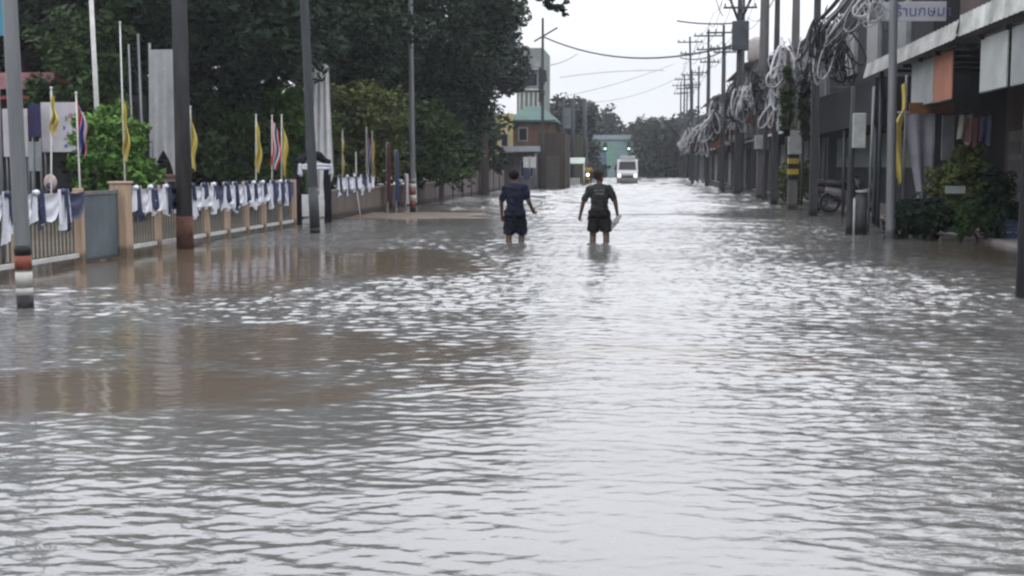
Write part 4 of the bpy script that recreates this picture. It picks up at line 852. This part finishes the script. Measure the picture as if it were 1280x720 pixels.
# ---------------------------------------------------------------- end of the road
a, b_ = at(733, 172, 170), at(792, 172, 170); o = empty('teal_building', (a.x, 170, 0), 'low teal shopfront building closing the end of the road', 'building'); W_ = b_.x-a.x
MB().box(0,W_,0,8,-.35,a.z).build('wall', mat('pale teal cladding', (.26,.38,.39), .6, .25, .3), o); MB().box(-.2,W_+.2,-.3,0,a.z-.25,a.z+.35).build('fascia', mat('grey-blue fascia', (.3,.35,.38), .6), o)
MB().box(.2,W_*.42,-.06,-.003,1.8,3.4).build('sign_panel', mat('blue-grey sign', (.12,.2,.28), .6), o); MB().box(W_*.45,W_*.6,-.06,-.003,1.2,4.2).build('sign_panel', mat('green sign', (.2,.38,.28), .6), o)
for u in (.05,.3,.62,.82): MB().box(W_*u,W_*(u+.14),-.05,-.003,-.3,1.6).build('shopfront', MATS['dark window glass'], o)
for k, (px, lab) in enumerate(((756.5,'lit green traffic light over the green sign'), (786,'lit green traffic light above the white van'))):
    p = at(px, 186, 150); o = empty('traffic_light', (p.x,150,0), lab, 'traffic light', 'green traffic lights at the end of the road')
    MB().tube([(0,.1,-.35),(0,.1,p.z+.5)], .06, 8).build('post', DSTEEL, o, True); MB().box(-.22,.22,-.1,.1,p.z-.35,p.z+.75).build('housing', BLK, o, bevel=.03)
    MB().ball((0,-.14,p.z), (.13,.06,.13)).build('green_lens', mat('lit green lens', (.35,1,.65), .3, 0, emit=1.6, bump=0), o, True); MB().ball((0,-.12,p.z+.45), (.14,.04,.14)).build('unlit_lens', DSTEEL, o, True)
G6 = 'trees beyond the end of the road'
for k, (px, Yd, h_, rw, lab) in enumerate([(700,125,7.6,3.2,'dark tree behind the billboard frame'),(711,132,7.8,2.4,'dark tree right of the billboard frame'),(744,178,9.3,4.2,'flat-topped dark tree left of the sky gap'),(764,190,7.4,4,'low tree above the teal building'),
        (783,195,6.3,4,'lowest tree at the foot of the sky gap'),(806,182,7.6,3.4,'tree at the right edge of the sky gap'),(826,168,7.4,3.4,'tree right of the sky gap'),(836,160,7.2,3.4,'rounded tree beside the distant poles'),(858,175,8.0,3.0,'tree behind the sixth distant pole')]):
    p = at(px, 207, Yd); p.z = 0
    tree('distant_tree', p, lab, [(0,0,h_*.66,rw,rw,h_*.36,130),(0,0,h_*.33,rw*1.1,rw,h_*.3,90),(0,0,.8,rw*1.2,rw,.9,50)], LF, seed=80+k, size=.34, cr=.95, per=26, trunk=.25, group=G6)
# van
p = gp(784, 228.5); VAN = mat('white van paint', (.55,.55,.56), .5, .08); o = empty('white_van', (p.x, p.y, 0), 'white van driving towards the camera through the flood', 'van')
mb = MB(); prof = [(0,.05),(0,.62),(.06,.8),(.55,1.02),(1.1,1.72),(1.35,1.86),(4.6,1.9),(4.75,1.7),(4.75,.05)]; vs = []
for x, s_ in ((-.86,.0),(-.8,.05),(.8,.05),(.86,.0)):
    for (y_, z) in prof: vs.append((x*(.97 if z > 1.5 else 1), y_, z+(s_ if z > 1.5 else 0)))
n = len(prof); mb.add(vs, [(k*n+i, (k+1)*n+i, (k+1)*n+i+1, k*n+i+1) for k in range(3) for i in range(n-1)]+[tuple(range(n)), tuple(range(4*n-1, 3*n-1, -1))]); mb.build('body', VAN, o, bevel=.03)
MB().slab([(-.7,.58,1.06),(.7,.58,1.06),(.64,1.08,1.7),(-.64,1.08,1.7)], (0,-.03,.03)).build('windscreen', mat('dark windscreen', (.02,.012,.016), .6), o)
MB().box(-.45,.45,-.03,.0,.38,.62).build('grille', mat('grille grey', (.12,.12,.12), .5), o); MB().box(-.84,.84,-.08,.0,.1,.34).build('bumper', mat('bumper grey', (.3,.3,.3), .5), o, bevel=.02)
for s_ in (-1,1):
    MB().box(s_*.66-.12,s_*.66+.12,-.04,.0,.45,.72).build('headlight', mat('pale lamp glass', (.9,.9,.85), .2, 0, emit=.9, bump=0), o, bevel=.02)
    for y_ in (.75,3.8): wv = MB().tube([(s_*.66,y_,.02),(s_*.84,y_,.02)], .32, 16).build('wheel', BLK, o)
    MB().box(s_*.98-.09,s_*.98+.09,.5,.56,1.05,1.3).build('mirror', BLK, o, bevel=.01)
MB().box(-.62,.62,1.15,1.7,1.96,2.2).build('roof_board', WHITE, o, bevel=.03)

# ---------------------------------------------------------------- people
def fuse(mb, name, m_, parent, vox=.011, smooth=5, disp=0):
    """merge overlapping limbs into one continuous surface"""
    o = mb.build(name+'_tmp', m_); md = o.modifiers.new('r', 'REMESH'); md.mode = 'VOXEL'; md.voxel_size = vox
    ms = o.modifiers.new('s', 'SMOOTH'); ms.iterations = smooth; ms.factor = .6
    dg = bpy.context.evaluated_depsgraph_get(); me = bpy.data.meshes.new_from_object(o.evaluated_get(dg)); me.name = name
    if disp:
        for v in me.vertices:
            c = v.co; v.co += v.normal*disp*(mnoise.noise(Vector((c.x*9, c.y*9, c.z*16)))+.5*mnoise.noise(c*30))
    me.materials.clear(); me.materials.append(m_); me.polygons.foreach_set('use_smooth', [True]*len(me.polygons))
    bpy.data.objects.remove(o); n = bpy.data.objects.new(name, me); C.objects.link(n)
    if parent: n.parent = parent
    return n
V = Vector
def hand(mb, wrist, dirn, side, curl=.6, s=1.0):
    """palm and five curled fingers; dirn = forearm direction, side = thumb direction"""
    d = V(dirn).normalized(); t = V(side).normalized(); t = (t-d*t.dot(d)).normalized(); pn = d.cross(t).normalized(); w_ = V(wrist)
    mb.cap(w_, w_+d*.05, .026*s, .034*s); mb.cap(w_+d*.03+t*.02, w_+d*.085+t*.028, .02*s, .018*s); mb.cap(w_+d*.03-t*.02, w_+d*.08-t*.026, .02*s, .016*s)
    for k, (off, ln) in enumerate(((.032,.07),(.011,.08),(-.011,.074),(-.031,.058))):
        a = w_+d*.08+t*off; b = a+(d*math.cos(curl*.5)+pn*math.sin(curl*.5))*ln*.5; c = b+(d*math.cos(curl*1.4)+pn*math.sin(curl*1.4))*ln*.5
        mb.cap(a, b, .0105, .0095, 8); mb.cap(b, c, .0095, .008, 8)
    a = w_+d*.025+t*.03; b = a+(d*.6+t*.8).normalized()*.035; c = b+(d*.95+t*.1+pn*.3).normalized()*.032
    mb.cap(a, b, .013, .011, 8); mb.cap(b, c, .011, .009, 8)
def person(loc, rz, label, J, skin, shirt, shorts, hairm, headturn=0, seed=1, sleeves=True, group=None, shirtlen=.9):
    o = empty('person', loc, label, 'person', group, rz); b = MB()
    hd = V(J['head']); nk = V(J['neck'])
    # torso, neck, head with face (the figure looks along +y before headturn)
    b.ball(V(J['pelvis']), (.15,.11,.12), 16, 10); b.tube([V(J['pelvis'])+V((0,0,.02)), V(J['chest'])-V((0,0,.1)), V(J['chest'])+V((0,0,.08)), nk-V((0,0,.05))], [.135,.125,.115,.055], 14, sx=1)
    b.cap(nk-V((0,0,.08)), hd-V((0,0,.06)), .055, .05)
    Rz = Matrix.Rotation(headturn, 3, 'Z')
    def hp(x, y_, z): return hd+Rz@V((x, y_, z))
    b.ball(hd+V((0,0,.01)), (.082,.098,.114), 16, 12); b.cap(hp(0,.035,-.07), hp(0,.05,-.09), .045, .035); b.cap(hp(0,.088,.0), hp(0,.108,-.025), .011, .015, 8)
    b.cap(hp(-.02,.082,-.06), hp(.02,.082,-.06), .011, .011, 8)
    for s_ in (-1,1): b.ball(hp(s_*.08,-.005,-.01), (.014,.022,.032), 8, 6); b.cap(hp(s_*.02,.086,.018), hp(s_*.045,.078,.018), .009, .009, 6)
    for s_ in ('l','r'):
        sg = -1 if s_ == 'l' else 1
        sh, el, wr_ = V(J['sh'+s_]), V(J['el'+s_]), V(J['wr'+s_]); b.cap(sh, el, .056, .043); b.cap(el, wr_, .043, .028); hand(b, wr_, (wr_-el), J.get('th'+s_, (0,1,0)), J.get('curl'+s_, .7))
        hp_, kn, an = V(J['hp'+s_]), V(J['kn'+s_]), V(J['an'+s_]); b.cap(hp_, kn, .088, .06); b.cap(kn, kn.lerp(an,.35)+V((0,-.015,0)), .058, .06); b.cap(kn.lerp(an,.35)+V((0,-.015,0)), an, .06, .038)
        b.cap(an+V((0,-.03,-.04)), an+V((0,.14,-.055)), .036, .03)
    fuse(b, 'body', skin, o, .0075, 3)
    c = MB(); pe, ch = V(J['pelvis']), V(J['chest'])
    c.tube([pe+V((0,0,-.05)), pe+V((0,0,.12)), ch+V((0,0,-.02)), ch+V((0,0,.12)), nk-V((0,0,.06))], [.17,.155,.168,.13,.07], 18)
    for s_ in ('l','r'):
        sh, el = V(J['sh'+s_]), V(J['el'+s_]); c.cap(sh, sh.lerp(el,.78), .066, .066); c.cap(nk+V((0,0,-.075)), sh, .066, .062)
    sh_ob = fuse(c, 'shirt', shirt, o, .013, 5, .022)
    c = MB(); c.tube([pe+V((0,0,.06)), pe+V((0,0,-.1))], [.165,.18], 18)
    for s_ in ('l','r'):
        hp_, kn = V(J['hp'+s_]), V(J['kn'+s_]); c.tube([hp_+V((0,0,.05)), hp_.lerp(kn,.45), hp_.lerp(kn,J.get('short',.95))], [.105,.112,.108], 14)
    fuse(c, 'shorts', shorts, o, .013, 4, .02)
    c = MB(); c.ball(hd+Rz@V((0,-.022,.03)), (.098,.098,.108), 16, 12); fuse(c, 'hair', hairm, o, .012, 2, .012)
    return o
SK = mat('tanned skin', (.12,.07,.048), .55, .12, 8); HAIR = mat('black hair', (.012,.011,.011), .8, .3, 20)
NAVY = mat('dark navy cotton', (.017,.018,.04), .85, .25, 6, bump=.4); CHAR = mat('charcoal cotton', (.035,.037,.036), .85, .3, 6, bump=.4)
GZ = -.33
J1 = dict(pelvis=(0,0,.9), chest=(0,-.01,1.22), neck=(0,0,1.43), head=(-.03,.05,1.54), shl=(-.178,0,1.325), ell=(-.255,-.02,1.08), wrl=(-.255,.05,.83), thl=(.2,1,0),
          shr=(.178,0,1.325), elr=(.25,-.03,1.09), wrr=(.29,.17,.93), thr=(0,.3,1), curlr=1.2, hpl=(-.1,0,.86), knl=(-.12,.03,.47), anl=(-.125,-.03,.09), hpr=(.09,0,.86), knr=(.10,.14,.48), anr=(.11,-.02,.1), short=.98)
p1 = gp(644, 303); per1 = person((p1.x, p1.y, GZ), R(-4), 'person in navy t-shirt and shorts wading away, bent right arm, left of the other wader', J1, SK, NAVY, mat('navy-black shorts cotton', (.013,.014,.026), .85, .25), HAIR, seed=1, group='people wading down the road')
J2 = dict(pelvis=(0,0,.9), chest=(.0,-.01,1.2), neck=(0,0,1.42), head=(-.01,.02,1.54), shl=(-.172,0,1.32), ell=(-.29,-.03,1.08), wrl=(-.345,.03,.84), thl=(.3,1,0), curll=1.2,
          shr=(.176,0,1.315), elr=(.285,-.03,1.08), wrr=(.325,.06,.86), thr=(-.3,1,0), curlr=1.5, hpl=(-.1,0,.86), knl=(-.115,.06,.46), anl=(-.12,-.02,.09), hpr=(.1,0,.86), knr=(.125,-.02,.46), anr=(.14,-.1,.1), short=.82)
p2 = gp(749, 303.5); per2 = person((p2.x, p2.y, GZ), R(2), 'person in printed charcoal t-shirt and dark shorts wading with arms held out', J2, SK, CHAR, mat('black-brown shorts cotton', (.02,.019,.02), .85, .25), mat('dark brown hair', (.03,.02,.015), .8, .3, 20), headturn=R(-50), seed=2, group='people wading down the road')
# faint lettering-like print between the shoulders (two short rows), as on the photographed shirt
mb = MB(); rr = random.Random(8)
for row, (z, wdt) in enumerate(((1.27,.19), (1.21,.15))):
    x = -wdt/2
    while x < wdt/2:
        s_ = rr.uniform(.012,.02); yv = -.196+.35*abs(x)**1.5; k = rr.random()
        mb.box(x,x+.005,yv-.004,yv+.01,z,z+.034)
        mb.box(x,x+s_,yv-.004,yv+.01,z+(.028 if k < .6 else 0),z+(.034 if k < .6 else .006))
        if k > .35: mb.box(x+s_-.005,x+s_,yv-.004,yv+.01,z+.006,z+.028)
        x += s_+.009
pr = mb.build('shirt_print', mat('faded print', (.3,.29,.27), .8), per2)
# things in their hands
wp = per1.matrix_basis @ (V(J1['wrr'])+V((.03,.12,.02)))
mb = MB(); mb.tube([(-.02,-.05,.0),(.05,.05,.02),(.1,.1,.05),(.12,.1,.1),(.1,.08,.13)], .012, 8); o = mb.build('umbrella_handle', mat('pale plastic', (.4,.4,.4), .5), smooth=True); o.location = wp; tag(o, 'small pale hooked handle held out by the wader in navy', 'handle')
wp = per2.matrix_basis @ (V(J2['wrr'])+V((.0,.06,-.09)))
for k in range(2):
    mb = MB(); n_ = 9; vs = []
    for i in range(n_+1):
        t_ = i/n_; wd = .045*(.8+.3*math.sin(t_*3.1)); c_ = V((.03-.16*t_, -.13-.02*t_, .06-.25*t_)); vs += [c_+V((-wd,0,-wd*.3)), c_+V((wd,0,wd*.3)), c_+V((wd,.018,wd*.3)), c_+V((-wd,.018,-wd*.3))]
    mb.add(vs, [(i*4+a, i*4+(a+1)%4, i*4+4+(a+1)%4, i*4+4+a) for i in range(n_) for a in range(4)]+[(3,2,1,0), (n_*4,n_*4+1,n_*4+2,n_*4+3)])
    so_ = mb.build('sandal_sole', mat('pale sandal foam', (.36,.36,.35), .7), smooth=False)
    so_.name = 'sandal'; so_.location = wp+V((.0+.03*k,-.03*k,.0)); tag(so_, ['pale sandal held by the wader in charcoal, nearer the camera', 'pale sandal held by the wader in charcoal, behind the first'][k], 'sandal', 'sandals carried in one hand')
    mb = MB(); mb.tube([(-.01,-.12,-.02),(.0,-.16,-.06),(-.06,-.17,-.1),(-.09,-.13,-.1)], .006, 6); mb.build('strap', BLK, so_, True)
# motorcycle rider far off
p = gp(735, 231.5); bk = scooter((p.x,p.y,-.1), 0, 'motorcycle with lit headlamp riding towards the camera through the flood', mat('yellow bike plastic', (.5,.36,.08), .4), name='motorcycle', lamp=True, group='traffic'); del bk['group']
J3 = dict(pelvis=(0,-.1,.85), chest=(0,-.02,1.18), neck=(0,0,1.36), head=(0,.02,1.48), shl=(-.2,0,1.3), ell=(-.28,.16,1.1), wrl=(-.3,.4,1.05), shr=(.2,0,1.3), elr=(.28,.16,1.1), wrr=(.3,.4,1.05),
          hpl=(-.1,-.1,.82), knl=(-.2,.28,.62), anl=(-.18,.12,.3), hpr=(.1,-.1,.82), knr=(.2,.28,.62), anr=(.18,.12,.3))
per3 = person((p.x, p.y+.3, -.1), math.pi, 'person in a yellow-orange raincoat riding the motorcycle', J3, SK, mat('yellow-orange raincoat', (.55,.36,.08), .6), CHAR, BLK, seed=3)

# ---------------------------------------------------------------- damp air
hz = bpy.data.materials.new('damp haze'); hz.use_nodes = True; t = hz.node_tree
t.nodes.remove(t.nodes['Principled BSDF']); pv = t.nodes.new('ShaderNodeVolumePrincipled'); pv.inputs['Color'].default_value = (.88,.9,.97,1); pv.inputs['Density'].default_value = .00036; pv.inputs['Anisotropy'].default_value = .2
t.links.new(pv.outputs[0], t.nodes['Material Output'].inputs['Volume'])
h_ = MB().box(-540,540,-80,1270,-1.9,16).build('haze', hz); h_['kind'] = 'stuff'
